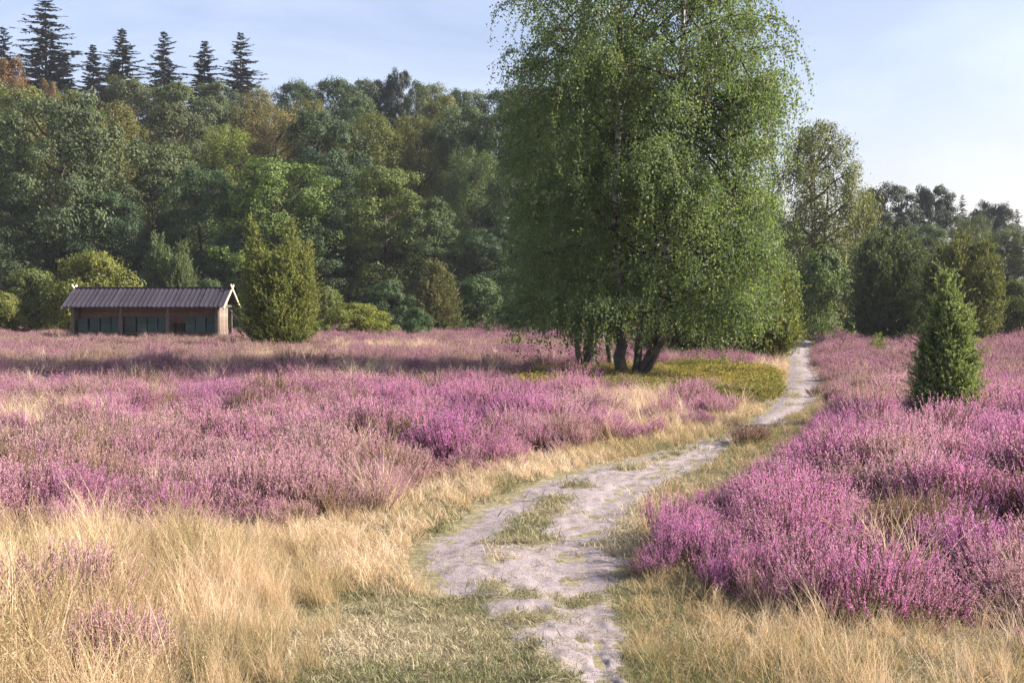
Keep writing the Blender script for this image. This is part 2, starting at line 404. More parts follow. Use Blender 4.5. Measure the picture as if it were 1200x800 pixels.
bare = edgef * (.42 + .40 * np.clip(rut, 0, 1)) - mid_strip - near_left + (nse - .5) * 1.6 + (fbm(PX * 6, PY * 3.5, 35, 3) - .5) * .9
bare = bare + edgef * (-.06 + .44 * sstep(9.5, 13, PY) + .1 * sstep(24, 28, PY))
g = Geo(); ii = np.arange(PX.size).reshape(PX.shape)
g.add(np.stack([PX, PY, PZ], -1).reshape(-1, 3), np.stack([ii[:-1, :-1], ii[:-1, 1:], ii[1:, 1:], ii[1:, :-1]], -1).reshape(-1, 4))
me = g.mesh('path', [M['path']], True)
at = me.attributes.new('bare', 'FLOAT', 'POINT'); at.data.foreach_set('value', bare.astype(np.float32).ravel())
tag(obj('path', me), kind='structure')
def bare_at(x, y):
    iy = np.clip(np.searchsorted(ty, y), 0, len(ty) - 1)
    u = (x - wv[iy] - PL[iy]) / (PR - PL)[iy]
    iu = np.clip(np.round((u + .22) / 1.44 * (ns - 1)).astype(int), 0, ns - 1)
    b = bare[iy, iu]; return np.where((u < -.22) | (u > 1.22) | (y > 72), 0, b)
def path_z(x, y):
    iy = np.clip(np.searchsorted(ty, y), 0, len(ty) - 1); u = (x - wv[iy] - PL[iy]) / (PR - PL)[iy]
    iu = np.clip(np.round((u + .22) / 1.44 * (ns - 1)).astype(int), 0, ns - 1)
    return np.where((u < -.22) | (u > 1.22) | (y > 72), hill(x, y), np.maximum(hill(x, y), PZ[iy, iu]))

# ---------------------------------------------------------------- scattered ground cover
def proto_collection(name, meshes):
    c = bpy.data.collections.new(name)
    for i, me in enumerate(meshes): c.objects.link(bpy.data.objects.new('%s_%02d' % (name, i), me))
    return c
def scatter(name, x, y, z, scl, tint, protos, label, cat, tilt=.12, seed=1, lean=None, pick=None):
    n = len(x); r = np.random.default_rng(seed)
    me = bpy.data.meshes.new(name)
    me.vertices.add(n); me.vertices.foreach_set('co', np.stack([x, y, z], -1).astype(np.float32).ravel())
    rot = np.stack([r.normal(0, tilt, n), r.normal(0, tilt, n), r.uniform(0, 6.283, n)], -1)
    if lean is not None: rot = np.stack([r.normal(0, .10, n), lean[0] + r.normal(0, .08, n), lean[1]], -1)
    for nm, tp, v in (('rot', 'FLOAT_VECTOR', rot), ('scl', 'FLOAT_VECTOR', scl), ('tint', 'FLOAT', tint)):
        a = me.attributes.new(nm, tp, 'POINT')
        a.data.foreach_set('vector' if 'VEC' in tp else 'value', np.asarray(v, np.float32).ravel())
    a = me.attributes.new('pick', 'INT', 'POINT'); a.data.foreach_set('value', (r.integers(0, len(protos.objects), n) if pick is None else pick).astype(np.int32))
    o = obj(name, me); tag(o, label, cat, kind='stuff')
    gt = bpy.data.node_groups.new(name + '_scatter', 'GeometryNodeTree')
    gt.interface.new_socket('Geometry', in_out='INPUT', socket_type='NodeSocketGeometry')
    gt.interface.new_socket('Geometry', in_out='OUTPUT', socket_type='NodeSocketGeometry')
    N, L = gt.nodes, gt.links
    gi, go = N.new('NodeGroupInput'), N.new('NodeGroupOutput')
    iop = N.new('GeometryNodeInstanceOnPoints'); ci = N.new('GeometryNodeCollectionInfo')
    ci.inputs['Collection'].default_value = protos; ci.inputs['Separate Children'].default_value = True; ci.inputs['Reset Children'].default_value = True
    def na(nm, tp):
        q = N.new('GeometryNodeInputNamedAttribute'); q.data_type = tp; q.inputs['Name'].default_value = nm; return q.outputs['Attribute']
    e2r = N.new('FunctionNodeEulerToRotation')
    L.new(na('rot', 'FLOAT_VECTOR'), e2r.inputs[0]); L.new(e2r.outputs[0], iop.inputs['Rotation'])
    L.new(na('scl', 'FLOAT_VECTOR'), iop.inputs['Scale']); L.new(na('pick', 'INT'), iop.inputs['Instance Index'])
    iop.inputs['Pick Instance'].default_value = True
    L.new(gi.outputs[0], iop.inputs['Points']); L.new(ci.outputs[0], iop.inputs['Instance']); L.new(iop.outputs[0], go.inputs[0])
    md = o.modifiers.new('scatter', 'NODES'); md.node_group = gt
    return o

def heather_tuft(seed, mats, flower=.85, nst=32, sub=5, nfl=20, dry=0):
    r = np.random.default_rng(seed); g = Geo()
    n = nst * sub
    az = r.uniform(0, 6.283, nst); lean = np.sqrt(r.random(nst)) * .95; L0 = r.uniform(.34, .50, nst) * (1 - .25 * lean)
    base = np.stack([np.cos(az) * lean * .07, np.sin(az) * lean * .07, np.zeros(nst) - .03], -1)
    out = np.stack([np.cos(az), np.sin(az), np.zeros(nst)], -1)
    s = np.linspace(0, 1, 5)
    P = base[:, None] + out[:, None] * (lean * L0 * .85)[:, None, None] * (s ** .8)[None, :, None] + np.array([0, 0, 1.]) * (L0 * (1 - .28 * lean ** 2))[:, None, None] * (s ** 1.15)[None, :, None]
    P[:, 1:] += r.normal(0, .006, (nst, 4, 3))
    g.tubes(P, np.tile(np.linspace(.0028, .0012, 5), (nst, 1)), 3, 2)
    # side shoots
    rep = np.repeat(np.arange(nst), sub); t0 = r.uniform(.42, .8, n); t0[::sub] = .7
    i0 = np.clip((t0 * 4).astype(int), 0, 3); fr = t0 * 4 - i0
    st = P[rep, i0] * (1 - fr)[:, None] + P[rep, i0 + 1] * fr[:, None]
    tdir = unit(P[rep, 4] - P[rep, 3]); sd = unit(tdir + r.normal(0, .34, (n, 3)) + np.array([0, 0, .50]))
    ln = r.uniform(.07, .18, n)
    k = np.linspace(0, 1, 4)
    Q = st[:, None] + sd[:, None] * (ln[:, None] * k)[..., None] + np.array([0, 0, 1.]) * (ln[:, None] * .12 * k ** 2)[..., None]
    g.tubes(Q, np.tile(np.linspace(.0016, .0008, 4), (n, 1)), 3, 2)
    isf = r.random(n) < flower
    for fl, mt, m_ in ((isf, 0, nfl), (~isf, 1, nfl)):
        q = Q[fl]; d = sd[fl]; c = len(q)
        if not c: continue
        tt = r.uniform(.12, 1.04, (c, m_)) if mt == 0 else r.uniform(0, 1.0, (c, m_))
        ctr = q[:, :1] + d[:, None] * (ln[fl][:, None] * tt)[..., None] + np.array([0, 0, 1.]) * (ln[fl][:, None] * .12 * tt ** 2)[..., None]
        rd = r.normal(size=(c, m_, 3)); rd -= d[:, None] * np.sum(rd * d[:, None], -1, keepdims=True); rd = unit(rd)
        rad = (.0055 if mt == 0 else .005) * (1.15 - .6 * np.clip(tt, 0, 1))
        ctr = ctr + rd * rad[..., None]
        dd = unit(rd * .55 + d[:, None] * 1.0)
        val = np.clip(.5 + r.normal(0, .16, (c, 1)) + r.normal(0, .18, (c, m_)), 0, 1)
        g.leaves(ctr.reshape(-1, 3), (rd + r.normal(0, .4, rd.shape)).reshape(-1, 3), dd.reshape(-1, 3), r.uniform(.010, .015, c * m_), r.uniform(.0045, .0065, c * m_), mt, val.ravel())
    # leafy lower stems
    m_ = 10; tt = r.uniform(.15, .75, (nst, m_)); i0 = (tt * 4).astype(int); fr = (tt * 4 - i0)[..., None]
    a = np.arange(nst)[:, None]
    ctr = P[a, i0] * (1 - fr) + P[a, i0 + 1] * fr + r.normal(0, .012, (nst, m_, 3))
    g.leaves(ctr.reshape(-1, 3), rdir(nst * m_, r), rdir(nst * m_, r) + np.array([0, 0, .8]), r.uniform(.014, .03, nst * m_), r.uniform(.006, .010, nst * m_), 1, r.random(nst * m_))
    return g.mesh('heather_tuft', mats)
HM = [M['heath_flower'], M['heath_leaf'], M['heath_stem']]
heather = proto_collection('heather_tuft', [heather_tuft(100 + i, HM, [.92, .85, .78, .90, .66, .84, .22, .10][i]) for i in range(8)])
heather_far = proto_collection('heather_tuft_far', [heather_tuft(120 + i, HM, [.95, .88, .8, .92, .2][i], 24, 4, 9) for i in range(5)])

def grass_tuft(seed, nb, h0, h1, wid, spread, lean, mat, heads=0, flat=0):
    r = np.random.default_rng(seed); g = Geo(); k = 6
    az = r.uniform(0, 6.283, nb); rr = np.sqrt(r.random(nb)) * spread
    base = np.stack([np.cos(az * 1.7) * rr, np.sin(az * 1.7) * rr, np.full(nb, -.01)], -1)
    out = np.stack([np.cos(az), np.sin(az), np.zeros(nb)], -1)
    L0 = r.uniform(h0, h1, nb); le = np.abs(r.normal(0, lean, nb)) + .05; s = np.linspace(0, 1, k)
    curl = r.uniform(.2, 1.1, nb)
    ang = le[:, None] + curl[:, None] * s[None] ** 1.6 * (.7 + flat)
    dz, dx = np.cos(ang), np.sin(ang)
    step = (L0 / (k - 1))[:, None]
    z = np.concatenate([np.zeros((nb, 1)), np.cumsum(dz[:, 1:] * step, 1)], 1); x = np.concatenate([np.zeros((nb, 1)), np.cumsum(dx[:, 1:] * step, 1)], 1)
    P = base[:, None] + out[:, None] * x[..., None] + np.array([0, 0, 1.]) * z[..., None]
    side = np.stack([-np.sin(az + r.normal(0, .8, nb)), np.cos(az + r.normal(0, .8, nb)), np.zeros(nb)], -1)
    W = r.uniform(.6, 1.2, nb)[:, None] * wid * np.array([.8, 1, .95, .8, .5, .1])[None]
    g.ribbons(P, W, unit(side), 0, r.random(nb))
    if heads:
        pick = r.permutation(nb)[:heads]
        m_ = 16; t = r.uniform(.72, 1.0, (heads, m_)) * (k - 1); i0 = np.clip(t.astype(int), 0, k - 2); fr = (t - i0)[..., None]
        a = pick[:, None]
        c = P[a, i0] * (1 - fr) + P[a, i0 + 1] * fr + r.normal(0, .008, (heads, m_, 3))
        g.leaves(c.reshape(-1, 3), rdir(heads * m_, r), np.repeat(unit(P[pick, -1] - P[pick, -3]), m_, 0) + r.normal(0, .35, (heads * m_, 3)), r.uniform(.008, .016, heads * m_), r.uniform(.002, .0035, heads * m_), 0, r.uniform(.4, .9, heads * m_))
    return g.mesh('grass_tuft', [mat])
straw = proto_collection('straw_tuft', [grass_tuft(200 + i, 60, .22, [.60, .74, .54, .66][i], .0034, .11, .27, M['straw'], 14) for i in range(4)])
straw_short = proto_collection('short_straw_tuft', [grass_tuft(220 + i, 55, .10, .26, .0040, .09, .5, M['straw'], 5, .4) for i in range(4)])
turf = proto_collection('turf_tuft', [grass_tuft(240 + i, 60, .02, .065, .0038, .095, .75, M['turf'], 0, .6) for i in range(4)])
def bilberry_tuft(seed):
    r = np.random.default_rng(seed); g = Geo(); n = 26
    az = r.uniform(0, 6.283, n); ln = r.uniform(.14, .30, n); le = r.uniform(.1, .8, n)
    d = np.stack([np.cos(az) * np.sin(le), np.sin(az) * np.sin(le), np.cos(le)], -1); b = d * np.array([.12, .12, 0]); s = np.linspace(0, 1, 4)
    P = b[:, None] + d[:, None] * (ln[:, None] * s)[..., None]
    g.tubes(P, np.tile(np.linspace(.002, .001, 4), (n, 1)), 3, 1)
    m_ = 16; t = r.uniform(.35, 1.05, (n, m_)); c = b[:, None] + d[:, None] * (ln[:, None] * t)[..., None] + r.normal(0, .014, (n, m_, 3))
    g.leaves(c.reshape(-1, 3), rdir(n * m_, r) + np.array([0, 0, .9]), rdir(n * m_, r), r.uniform(.02, .034, n * m_), r.uniform(.014, .022, n * m_), 0, r.random(n * m_))
    return g.mesh('bilberry_tuft', [M['bilberry'], M['heath_stem']])
bilb = proto_collection('bilberry_tuft', [bilberry_tuft(300 + i) for i in range(4)])

def fan(tiers, seed, slack=3.0):
    """points over the wedge of land in front of the camera and a little past it on both sides"""
    r = np.random.default_rng(seed); xs, ys, ts = [], [], []
    for t, (y0, y1, dens) in enumerate(tiers):
        w = .43 * y1 + slack; n = int((y1 - y0) * 2 * w * dens)
        y = r.uniform(y0, y1, n); x = r.uniform(-w, w, n); k = np.abs(x) < .43 * y + slack
        xs.append(x[k]); ys.append(y[k]); ts.append(np.full(k.sum(), t))
    return np.concatenate(xs), np.concatenate(ys), np.concatenate(ts)

def heather_field():
    x, y, t = fan([(3, 13, 24), (13, 24, 17), (24, 45, 10), (45, 98, 6)], 11)
    jit = (fbm(x * 1.2, y * 1.2, 61, 2) - .5) * .5
    L = (x < edge(1, y) + jit * .8); Rr = (x > edge(4, y) + jit * .35)
    keep = (L | Rr) & (~inpoly(x, y, BILB) | (rng.random(len(x)) < .10)) & (y < 96)
    # grassy openings
    gap = fbm(x * .33, y * .20, 71, 3)
    keep &= ~((gap > .67) & L & (y > 17)) | (rng.random(len(x)) < .15)
    strawband = np.exp(-((y - on_ground(100, 466, .4)[1]) / 2.2) ** 2) * sstep(-3, -8, x)
    keep &= rng.random(len(x)) > strawband * .75
    # front of the left field is broken up by grass
    keep &= ~(L & (y < 9.4 + jit) & (rng.random(len(x)) < .25))
    x, y, t = x[keep], y[keep], t[keep]; left = x < edge(1, y) + 1
    mound = .5 * fbm(x * .6, y * .6, 81, 2) + .5 * fbm(x * 1.7, y * 1.7, 83, 1)
    s = (.42 + 1.16 * mound) * rng.uniform(.8, 1.15, len(x))
    s = np.where(left, s * .92, s * 1.0) * (.58 + .42 * sstep(0, .9, np.where(left, edge(1, y) - x, x - edge(4, y))))
    hor = s * np.array([1.0, 1.08, 1.3, 1.6])[t]
    patch = fbm(x * .45, y * .26, 91, 3); fine = fbm(x * 1.7, y * 1.3, 95, 2)
    tint = np.where(left, .52, .53) + (patch - .5) * 2.0 + (fine - .5) * 1.0 + rng.normal(0, .12, len(x))
    tint = np.where(left & (y > 30), tint - .05, tint)
    tint = np.clip(tint, .02, .98)
    from mathutils.kdtree import KDTree
    bx_, by_, bt_ = fan([(2, 26, 2.6), (26, 50, 1.1), (50, 98, .5)], 12, 4)
    kd = KDTree(len(bx_))
    for i in range(len(bx_)): kd.insert((bx_[i], by_[i], 0), i)
    kd.balance()
    br = np.random.default_rng(13)
    bh, btint, bdry = br.uniform(.72, 1.25, len(bx_)), br.normal(0, .16, len(bx_)), br.random(len(bx_))
    near_i = np.array([kd.find((a, b, 0))[1:3] for a, b in zip(x, y)])
    bi, bd = near_i[:, 0].astype(int), near_i[:, 1]
    R0 = np.where(y < 26, .46, np.where(y < 50, .68, 1.0)); q = np.clip(bd / R0, 0, 1.2)
    s = s * bh[bi] * (1.22 - .62 * q ** 2)
    tint = np.clip(tint + btint[bi], .02, .98)
    dry = bdry[bi] < np.where(left, .13, .10)
    tint = np.where(dry, np.clip(tint - .35, .02, .98), tint)
    lean_a = .10 + .48 * np.clip(q, 0, 1); lean_d = np.arctan2(y - by_[bi], x - bx_[bi])
    pk = np.where(dry, br.integers(6, 8, len(x)), br.integers(0, 6, len(x)))
    pkf = np.where(dry, br.integers(3, 5, len(x)), br.integers(0, 4, len(x)))
    z = hill(x, y)
    for sel, nm, lb in ((left, 'heather', 'pink flowering heather covering the field between the path and the bee house'),
                        (~left, 'heather', 'vivid purple flowering heather around the lone pointed juniper')):
        o = None
        near = t < 2
        for lod, pr in ((near, heather), (~near, heather_far)):
            k = sel & lod
            scatter(nm, x[k], y[k], z[k], np.stack([hor, hor, s], -1)[k], tint[k], pr,
                    lb if lod is near else lb.replace('covering the field', 'far across the field').replace('around the lone', 'beyond the lone'), 'heather', .13, 5, (lean_a[k], lean_d[k]), (pk if lod is near else pkf)[k])
heather_field()

def grasses():
    # tall straw on the left and right of the near path
    x, y, t = fan([(2.5, 8, 90), (8, 12, 75), (12, 18, 30)], 21)
    hl, pl, pr, hr = edge(1, y), edge(2, y), edge(3, y), edge(4, y)
    nn = fbm(x * .9, y * .9, 15, 3)
    left = (x < straw_limit(y) + (nn - .5) * 1.5) & (x > hl - .5) & (y < 12.5)
    leftedge = left & (x > hl - .5)
    k = left & (x > hl - .25) & (rng.random(len(x)) < .8 * (1 - .8 * sstep(8.6, 10.2, y)))
    right = (x > pr + .25 + (nn - .5) * .5) & (x < hr + .55) & (y < 7.9)
    right &= rng.random(len(x)) < .15
    for px, py in ((62, 728), (-2, 752), (140, 792)):
        q_ = on_ground(px, py); k &= (x - q_[0]) ** 2 + ((y - q_[1] + .12) * .8) ** 2 > .09
    for sel, lb, sc in ((k, 'tall dry straw grass beside the sandy path, in front of the pink heather', .92),
                        (right, 'thin dry straw grass at the foot of the purple heather', .52)):
        s = (.45 + 1.1 * fbm(x * 1.3, y * 1.3, 17, 2)) * rng.uniform(.65, 1.25, len(x)) * sc
        near_path = np.where(x < pl, sstep(-.5, 1.3, straw_limit(y) - x), sstep(.1, .8, x - pr))
        s = s * (.30 + .70 * near_path) * np.interp(y, [6.5, 10], [1.0, .55])
        tint = np.clip(.60 + (fbm(x * .9, y * .9, 18, 3) - .5) * 1.3 - .22 * (1 - near_path) + rng.normal(0, .08, len(x)), .05, .98)
        scatter('straw_grass', x[sel], y[sel], hill(x[sel], y[sel]), np.stack([s, s, s], -1)[sel], tint[sel], straw, lb, 'grass', .14, 6)
    # stray stalks standing in the heather
    x, y, t = fan([(7, 14, 5), (14, 26, 3.2), (26, 60, 1.6)], 22)
    gap = fbm(x * .33, y * .20, 71, 3); L = x < edge(1, y)
    band = np.exp(-((y - on_ground(100, 466, .4)[1]) / 2.2) ** 2) * sstep(-3, -8, x)
    k = (L | (x > edge(4, y) + .3)) & ~inpoly(x, y, BILB) & (rng.random(len(x)) < .16 + .5 * (gap > .66) + band) & (rng.random(len(x)) < np.where(L, 1, .4))
    s = rng.uniform(.8, 1.15, len(x)) * np.where(y > 24, 1.05, .95)
    tint = np.clip(.8 + rng.normal(0, .12, len(x)), .3, .99)
    scatter('straw_grass', x[k], y[k], hill(x[k], y[k]), np.stack([s * 1.3, s * 1.3, s], -1)[k], tint[k], straw, 'pale dry grass stalks standing among the heather', 'grass', .1, 7)
    # dense pale grass where the heather opens
    x, y, t = fan([(14, 26, 16), (26, 60, 9)], 23)
    gap = fbm(x * .33, y * .20, 71, 3); L = x < edge(1, y)
    band = np.exp(-((y - on_ground(100, 466, .4)[1]) / 2.2) ** 2) * sstep(-3, -8, x)
    k = L & ~inpoly(x, y, BILB) & (((gap > .66) & (y > 17)) | (rng.random(len(x)) < band * .9))
    s = rng.uniform(.5, .85, len(x)); tint = np.clip(.72 + rng.normal(0, .12, len(x)), .3, .99)
    scatter('straw_grass', x[k], y[k], hill(x[k], y[k]), np.stack([s * 2.0, s * 2.0, s], -1)[k], tint[k], straw, 'pale straw grass filling openings in the pink heather field', 'grass', .12, 8)
    # short golden grass along both verges of the path
    x, y, t = fan([(4, 10, 120), (10, 20, 70), (20, 40, 30), (40, 64, 14)], 24, 1.0)
    hl, pl, pr, hr = edge(1, y), edge(2, y), edge(3, y), edge(4, y)
    k = ((x > hl - .3) & (x < pl + .02) & ((y > 8.4) | (x > straw_limit(y) - .3)) & (y > 7.6)) | ((x > pr - .04) & (x < hr + .15))
    k &= rng.random(len(x)) < .75
    k &= ~inpoly(x, y, BILB)
    s = rng.uniform(.5, 1.1, len(x)) * np.where(x < pl, 1.0, .8); hs = s * np.where(y > 20, 1.5, 1.0)
    tint = np.clip(np.where(x < pl, .60, .34) + (fbm(x, y, 19, 2) - .5) * .7 + rng.normal(0, .08, len(x)), .05, .98)
    scatter('verge_grass', x[k], y[k], path_z(x[k], y[k]) - .01, np.stack([hs, hs, s], -1)[k], tint[k], straw_short, 'short golden grass on the verges along the sandy path', 'grass', .15, 9)
    # trodden turf on and beside the path
    x, y, t = fan([(3, 9, 380), (9, 14, 260), (14, 26, 90)], 25, .5)
    pl, pr, hl, hr = edge(2, y), edge(3, y), edge(1, y), edge(4, y)
    b = bare_at(x, y)
    inside = (x > np.minimum(pl - .5, straw_limit(y) - .5)) & (x < np.maximum(pr + .7, np.where(y < 7.9, hr + .3, pr + .3))) & (x > hl - .2) & (x < hr + .3)
    k = inside & (b < .42)
    k &= rng.random(len(x)) < np.clip(1.0 - b * 1.5, .2, 1)
    s = rng.uniform(.55, 1.3, len(x)) * np.interp(y, [7.5, 10], [.9, 1.5]); tint = np.clip(.58 + (fbm(x * .9, y * .9, 33, 3) - .5) * 1.5 + rng.normal(0, .12, len(x)), 0, 1)
    scatter('turf', x[k], y[k], path_z(x[k], y[k]), np.stack([s * 1.1, s * 1.1, s], -1)[k], tint[k], turf, 'short trodden green and dry turf on the sandy path', 'turf', .2, 10)
    # dry litter lying on the sand
    x, y, t = fan([(3, 10, 60), (10, 16, 40)], 27, .5)
    pl, pr = edge(2, y), edge(3, y)
    k = (x > pl - .1) & (x < pr + .1) & (fbm(x * 1.6, y * 1.6, 37, 3) > .50)
    s = rng.uniform(.25, .75, len(x)); tint = np.clip(.6 + rng.normal(0, .25, len(x)), 0, 1)
    scatter('dry_litter', x[k], y[k], path_z(x[k], y[k]) + .002, np.stack([s * 1.3, s * 1.3, s * .5], -1)[k], tint[k], turf, 'bits of dry grass litter lying on the sandy path', 'litter', .3, 12)
    # bilberry carpet below the birches
    r = np.random.default_rng(26); P = np.array(BILB); n = 7000
    x = r.uniform(P[:, 0].min(), P[:, 0].max(), n); y = r.uniform(P[:, 1].min(), P[:, 1].max(), n)
    k = inpoly(x, y, BILB); x, y = x[k], y[k]; n = len(x)
    s = r.uniform(.6, 1.25, n) * (.35 + 1.2 * fbm(x * 1.1, y * 1.1, 44, 2)); tint = np.clip(.52 + (fbm(x * .8, y * .8, 45, 3) - .5) * 1.8 + r.normal(0, .1, n), 0, 1)
    scatter('bilberry_carpet', x, y, hill(x, y), np.stack([s * 1.25, s * 1.25, s * .75], -1), tint, bilb, 'low yellow-green bilberry carpet around the foot of the birches', 'ground cover', .12, 11)
grasses()

# ---------------------------------------------------------------- trees
def bez(a, b, c, k):
    t = np.linspace(0, 1, k)[:, None]
    return (1 - t) ** 2 * a + 2 * t * (1 - t) * b + t ** 2 * c
def broadleaf(seed, H, W, bottom=.15, ncl=110, per=230, leaf=.2, mat='broad', shape='oak', clump=.12, droop=0.0, stems=1, flat=.72, narrow=.62, wood='bark', core=.35):
    """tapered trunk with limbs, and a crown of leafy clumps spread through an uneven envelope"""
    r = np.random.default_rng(seed); wd, lf = Geo(), Geo()
    def prof(t):
        if shape == 'oak': return np.sqrt(np.clip(1 - np.abs((t - .42) / .62) ** 2.2, 0, 1))
        if shape == 'oval': return np.sqrt(np.clip(1 - np.abs((t - .42) / .61) ** 2.0, 0, 1))
        if shape == 'bush': return np.sqrt(np.clip(1 - (t * .98) ** 2.4, 0, 1))
        if shape == 'pine': return np.sqrt(np.clip(1 - np.abs((t - .5) / .58) ** 2.4, 0, 1))
        return np.sin(np.pi * np.clip(t * .9 + .08, 0, 1)) ** .7
    t = r.beta(1.25, 1.05, ncl); az = r.uniform(0, 6.283, ncl)
    lob = 1 + .22 * np.sin(az * 2 + r.uniform(0, 6)) * np.sin(t * 7 + r.uniform(0, 6)) + .16 * np.sin(az * 3 + t * 9 + r.uniform(0, 6))
    rad = r.random(ncl) ** core * prof(t) * W * .5 * lob * .88
    z = H * (bottom + (1 - bottom) * t * .96)
    C = np.stack([np.cos(az) * rad, np.sin(az) * rad, z], -1)
    rc = W * clump * r.uniform(.6, 1.35, ncl) * (1.1 - .35 * t)
    lean = r.normal(0, .02, 2)
    for s in range(stems):
        zz = np.linspace(0, .82 * H, 9); off = r.normal(0, .04 * W, 2) * (stems > 1)
        px_ = off[0] + lean[0] * zz + np.cumsum(r.normal(0, .006 * H, 9)) * (zz / H) + (off[0] * 5 * (zz / H) ** 1.2)
        py_ = off[1] + lean[1] * zz + np.cumsum(r.normal(0, .006 * H, 9)) * (zz / H) + (off[1] * 5 * (zz / H) ** 1.2)
        TP = np.stack([px_, py_, zz - .3 * (zz == 0)], -1)
        r0 = .021 * H / stems ** .5; RR = np.linspace(1, .10, 9) ** 1.1 * r0; RR[0] *= 1.45
        wd.tubes(TP, RR, 7)
    sel = r.permutation(ncl)[:min(ncl, 34)]
    for i in sel:
        zs = max(.12 * H, min(C[i, 2] - .25 * rad[i] - .05 * H, .74 * H)); a = np.array([np.interp(zs, TP[:, 2], TP[:, 0]), np.interp(zs, TP[:, 2], TP[:, 1]), zs])
        b = a * .45 + C[i] * .55 + np.array([0, 0, .10 * rad[i]])
        pts = bez(a, b, C[i], 5); pts[1:4] += r.normal(0, .012 * W, (3, 3))
        wd.tubes(pts, np.linspace(.0075, .002, 5) * H, 4)
    n = ncl * per; ci = np.repeat(np.arange(ncl), per)
    d = rdir(n, r); d[:, 2] = np.abs(d[:, 2]) * np.where(r.random(n) < .72, 1, -1); rr = r.uniform(.35, 1.08, n) ** .7
    rr *= (1 + .25 * r.normal(size=ncl)[ci] * d[:, 0] + .2 * np.sin(d[:, 1] * 5 + ci))
    pos = C[ci] + d * (rc[ci] * rr)[:, None] * np.array([1, 1, flat])
    if droop: pos[:, 2] -= droop * rc[ci] * r.random(n) ** 1.5 * 2.2
    pos[:, 2] = np.maximum(pos[:, 2], .02 * H)
    outw = unit(pos * np.array([1, 1, 0]) + np.array([0, 0, .001]))
    nr = d + outw * .5 + np.array([0, 0, .35]) + r.normal(0, .55, (n, 3))
    dl = r.normal(size=(n, 3)) + np.array([0, 0, -.5 - droop * 1.5]) + outw * .4
    cv = r.random(ncl)
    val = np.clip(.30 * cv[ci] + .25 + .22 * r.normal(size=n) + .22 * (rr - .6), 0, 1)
    sz = leaf * r.uniform(.65, 1.3, n)
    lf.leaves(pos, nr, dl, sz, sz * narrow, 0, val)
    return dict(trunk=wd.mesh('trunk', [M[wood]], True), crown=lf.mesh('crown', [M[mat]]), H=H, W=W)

def spruce(seed, H=20., Rm=3.2, dens=1.0, bare=.12):
    r = np.random.default_rng(seed); wd, lf = Geo(), Geo()
    zz = np.linspace(-.3, H, 10); wd.tubes(np.stack([zz * 0, zz * 0, zz], -1), np.linspace(.22, .012, 10), 6)
    z = bare * H
    while z < H - .15:
        f = 1 - z / H; L = Rm * min(1, f / .45) ** .80 * r.uniform(.75, 1.12) + .15
        nb = r.integers(3, 8); a0 = r.uniform(0, 6.28)
        for b in range(nb):
            a = a0 + b * 6.283 / nb + r.normal(0, .2); l_ = L * r.uniform(.35, 1.25); k = 6; s = np.linspace(0, 1, k)
            dr = .50 * min(1, f * 1.6) - .22 * (1 - min(1, f * 4))
            P = np.stack([np.cos(a) * l_ * s, np.sin(a) * l_ * s, z + r.normal(0, .16) * (f > .05) + l_ * (r.normal(0, .16) * s -dr * s * 1.1 + (dr * .75) * s ** 2.2 + .12 * (1 - f) * s)], -1)
            wd.tubes(P, np.linspace(.035, .008, k) * (.4 + f), 3)
            m_ = int((12 + 22 * min(1, f * 2.2)) * dens); t = r.uniform(.12, 1.03, m_)
            c = np.stack([np.interp(t, s, P[:, q]) for q in range(3)], -1)
            sd = np.stack([-np.sin(a) * np.ones(m_), np.cos(a) * np.ones(m_), np.zeros(m_)], -1) * r.choice([-1, 1], m_)[:, None]
            rl = r.uniform(.35, .75, m_) * (1.1 - .5 * t) * min(1, .45 + f * 1.5)
            dd = unit(sd * .7 + np.array([np.cos(a), np.sin(a), 0]) * .7 + np.array([0, 0, -1]) * r.uniform(.1, 1.1, m_)[:, None])
            lf.leaves(c + dd * rl[:, None] * .5, rdir(m_, r) * .6 + np.array([0, 0, 1.]), dd, rl * 1.15, rl * .42, 0, r.random(m_))
        z += (.28 + .30 * f) * r.uniform(.8, 1.2)
    return dict(trunk=wd.mesh('trunk', [M['bark']], True), crown=lf.mesh('crown', [M['needle']]), H=H, W=2 * Rm)

